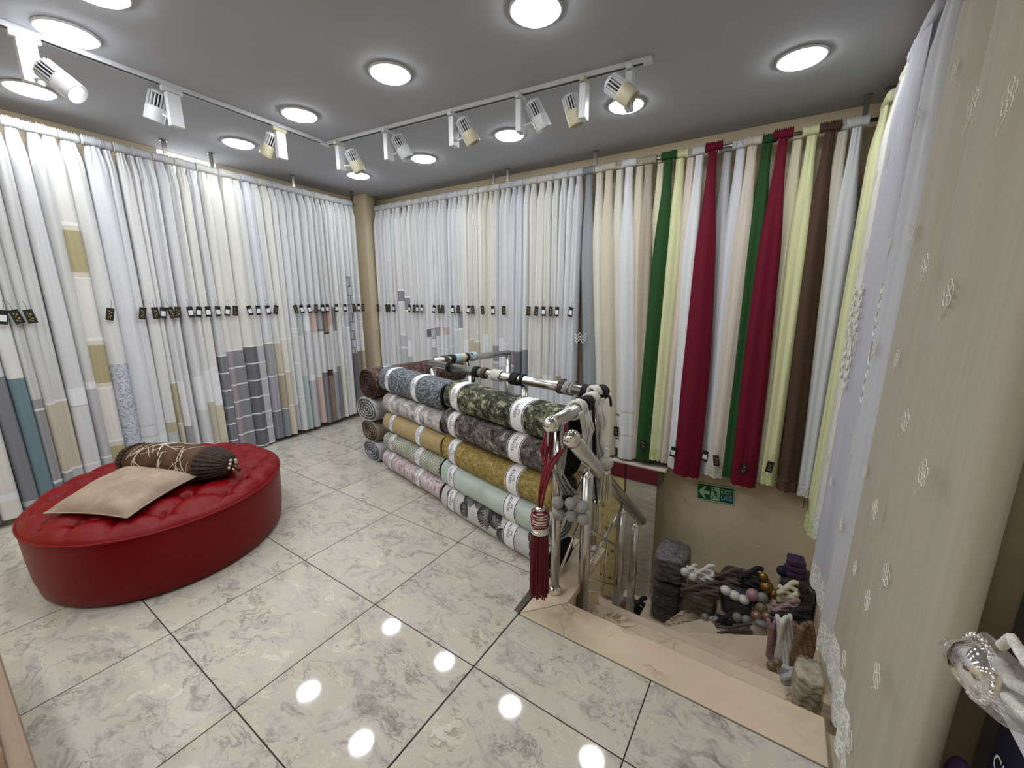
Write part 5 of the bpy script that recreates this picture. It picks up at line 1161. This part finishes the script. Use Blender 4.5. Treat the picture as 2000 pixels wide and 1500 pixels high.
beads('two dull grey beads under the olive package', [(1377, 1206, 8), (1399, 1213, 9)], 2.28, 'greyb', None, 'rope_grey')
skein('tan cords lying at the foot of the heap', ((1398, 1216), (1470, 1234)), 2.25, 'rope_brown', 4, r=.007)
skein('black tangled cords at the foot of the heap', ((1400, 1196), (1440, 1216)), 2.32, 'rope_black', 6, r=.012)
# right corner heap
_c = on(1553, 1112, 1, 2.62); pf = thing('fabric_package', 'purple folded cloth on top of the right heap', 'package', (_c.x, _c.y, _c.z - .09))
for k in range(4):
    m = MB(); m.box(_c + Vector((.002 * (-1) ** k, 0, -.066 + .044 * k)), (.052 - .003 * (k % 2), .05, .021), (Vector((1, .12, 0)).normalized(), Vector((-.12, 1, 0)).normalized(), ZAX)); m.build('folded_layer', PM['purple'], pf, bevel=.012)
folded('tall dark wrapped pile under the purple cloth', ((1516, 1142), (1590, 1238)), 2.52, 'dark', 7, .13)
beads('dark ball left of the purple cloth', [(1528, 1115, 10)], 2.6, 'navy')
skein('cream cord bundle in clear plastic under the purple cloth', ((1520, 1138), (1558, 1174)), 2.45, 'rope_cream', 7, r=.016)
skein('mauve crumpled cords under the cream bundle', ((1508, 1174), (1562, 1204)), 2.3, 'pink', 7, r=.014)
skein('dark crumpled cords behind the tassel bundles', ((1505, 1190), (1584, 1230)), 2.25, 'rope_black', 7, r=.018)
skein('white tassel bundle in plastic standing on the stairs', ((1516, 1198), (1546, 1306)), 1.92, 'rope_white', 7, None, False, .011)
skein('pink tassel bundle standing left of the white one', ((1499, 1205), (1519, 1292)), 1.96, 'pink', 5, None, False, .010)
beads('gold bead at the foot of the pink tassels', [(1507, 1300, 9), (1519, 1294, 8)], 1.86, 'oliveb', None, 'rope_brown')
skein('brown bead cord bundle behind the lace curtains', ((1548, 1212), (1586, 1300)), 1.86, 'brown', 7, None, False, .014)
folded('beige folded cloth pile at the curtain hem', ((1545, 1330), (1612, 1392)), 1.22, 'cream', 5, .06, True, 'folded_cloth_pile', 'cloth pile')
skein('grey plastic wrapped cords above the beige cloth pile', ((1528, 1292), (1596, 1330)), 1.42, 'rope_grey', 6, None, True, .012)
beads('silver balls under the hanging panels', [(1199, 1165, 9), (1215, 1172, 9), (1232, 1174, 10)], 2.7, 'greyb')
skein('dark bag beside the silver balls', ((1240, 1168), (1262, 1200)), 2.7, 'rope_black', 6, r=.02)

# ================================================================== right foreground
pc = thing('pillar', '', ''); del pc['label'], pc['category']; struct(pc); pc.name = 'trim_2'; pc.location = (2.64, .86, 0)
m = MB(); m.prism([(2.625 + .09 * cos(PI / 2 + PI * i / 16), .935 + .06 * sin(PI / 2 + PI * i / 16)) for i in range(17)], 0, H); m.build('half_round_post', plain('beige_post_paint', (216, 200, 168), .4), pc, True)
sh_ = thing('shelf_unit', 'white panelled shelf unit at the right edge', 'shelf unit', (2.60, .5, 0))
wp = plain('white_panel', (206, 204, 208), .4); gp = plain('grey_edge', (118, 114, 118), .5)
m = MB(); m.box2((2.580, .37, 0), (2.615, .86, 1.7)); m.build('carcass', gp, sh_)
for k, (z0, z1) in enumerate(((.02, .30), (.325, .94), (.965, 1.4))):
    m = MB(); m.box2((2.562, .37, z0), (2.582, .765, z1)); m.build('drawer_front', wp, sh_, bevel=.002)
m = MB(); m.box2((2.475, .37, .685), (2.561, .61, .70)); m.build('shelf', wp, sh_)
bx = thing('box', 'dark navy box with white lettering at the right edge', 'box', (2.51, .5, .40))
m = MB(); m.box2((2.49, .37, .40), (2.56, .595, .683)); m.build('carton', plain('navy_carton', (18, 18, 40), .45), bx, bevel=.003)
vs, fs = text_pts('CHAR', .05); x0_ = min(q_[0] for q_ in vs); m = MB(); m.add([Vector((2.4885, .575 - (v[0] - x0_) * .8, .575 + v[1])) for v in vs], fs); m.build('lettering', M['paper'], bx)
pu = thing('fabric_bundle', 'purple glossy fabric bundle below the navy box', 'fabric', (2.47, .60, .42))
m = MB(); m.ball((2.465, .60, .46), .035, 20, 12, (.6, 1.1, 1.6)); m.build('bundle', plain('purple_satin', (70, 46, 92), .35), pu, True)
bg = thing('plastic_bag', 'clear plastic bag of silver and white cord tie-backs at right edge', 'plastic bag', (2.28, .12, 1.0))
g = pix(None, 2.29); b0, b1, b2, b3 = g(1838, 1262), g(2010, 1215), g(2030, 1440), g(1990, 1420)
dx_ = Vector((1, 0, 0))
P0, P1, P2, P3 = g(1836, 1258), g(1925, 1238), g(2060, 1400), g(2010, 1432)
m = MB(); rows = []
for i in range(11):
    u = i / 10; a = P0.lerp(P3, u); b = P1.lerp(P2, u); r_ = []
    for j in range(24):
        th = 2 * PI * j / 24; v = .5 + .5 * (abs(cos(th)) ** .6) * (1 if cos(th) > 0 else -1); th_ = sin(th) * .028 * min(1, .15 + 2.2 * u) * (1 + .15 * sin(9 * u + 4 * v))
        r_.append(a.lerp(b, v) + dx_ * th_ + ZAX * (.004 * sin(11 * u + 7 * v)))
    rows.append(r_)
m.loft(rows); m.build('bag_film', pls, bg, True)
m = MB(); m.tube([P0, P0.lerp(P3, .5), P3], .0028, 6); m.build('bag_seam', pls, bg, True)
ct = g(1912, 1305); al2 = (g(1950, 1330) - g(1880, 1285)).normalized(); nb2 = dx_; pb2 = al2.cross(nb2).normalized()
cl = thing('curtain_clip', 'silver oval tie-back clip with beaded rim in the plastic bag', 'clip', ct)
m = MB(); m.loft([[ct + al2 * (.040 * k * cos(2 * PI * i / 28)) + pb2 * (.030 * k * sin(2 * PI * i / 28)) - nb2 * h for i in range(28)] for k, h in ((1, -.004), (1.0, .0), (.88, .010), (.6, .019), (.3, .023), (.02, .024))]); m.build('dome', M['chrome'], cl, True)
for i in range(0, 26):
    a = 2 * PI * i / 26; m = MB(); m.ball(ct + al2 * (.043 * cos(a)) + pb2 * (.033 * sin(a)) - nb2 * .002, .0035, 8, 6); m.build('rim_bead', M['chrome'], cl, True)
for l, q0, q1, q2, rr in (('white twisted cord loop in the plastic bag, upper', (1955, 1262), (1975, 1245), (2010, 1300), .005), ('white twisted cord in the plastic bag, middle', (1948, 1292), (1978, 1335), (2030, 1362), .0065), ('white twisted cord end in the plastic bag, lower', (1968, 1362), (1992, 1385), (2030, 1420), .0058)):
    t_ = thing('cord_tieback', l, 'tie-back', g(*q1)); pts = [g(*q0).lerp(g(*q1), k / 6) for k in range(6)] + [g(*q1).lerp(g(*q2), k / 6) for k in range(7)]
    for s_ in range(3):
        m = MB(); n_ = 40; pp = []
        for k in range(n_ + 1):
            fz = k / n_ * (len(pts) - 1); i0 = min(int(fz), len(pts) - 2); c_ = pts[i0].lerp(pts[i0 + 1], fz - i0); a = k * .9 + s_ * 2.09
            pp.append(c_ + dx_ * (rr * .55 * cos(a)) + ZAX * (rr * .55 * sin(a)))
        m.tube(pp, rr * .5, 6); m.build('strand', M['rope_white'], t_, True)
# brown stool cut by the lower left corner
bn = thing('stool', 'brown marbled vinyl stool edge in the lower left corner', 'stool', (.55, -.72, 0))
bvn = blotch('brown_vinyl', [(.35, (88, 66, 48)), (.55, (112, 88, 66)), (.68, (150, 128, 104))], 14, 8, .45); ln_ = plain('brown_piping', (136, 114, 94), .5)
sc_ = Vector((.28, -.80)); e0, e1 = on(-20, 1300, 2, .42), on(78, 1505, 2, .42)
m = MB(); m.box2((-.25, -1.0, .06), (.86, -.445, .395)); m.build('seat_box', bvn, bn, bevel=.03)
m = MB(); m.box2((-.27, -1.02, .395), (.88, -.425, .425)); m.build('seat_rim', ln_, bn, bevel=.012)
m = MB(); m.box2((-.235, -.985, .425), (.845, -.46, .44)); m.build('seat_pad', bvn, bn, bevel=.006)
for x, y in ((-.2, -.95), (.8, -.95), (-.2, -.5), (.8, -.5)):
    m = MB(); m.lathe((x, y, 0), [(.018, 0), (.022, .02), (.025, .06)], 12); m.build('leg', M['black'], bn, True)
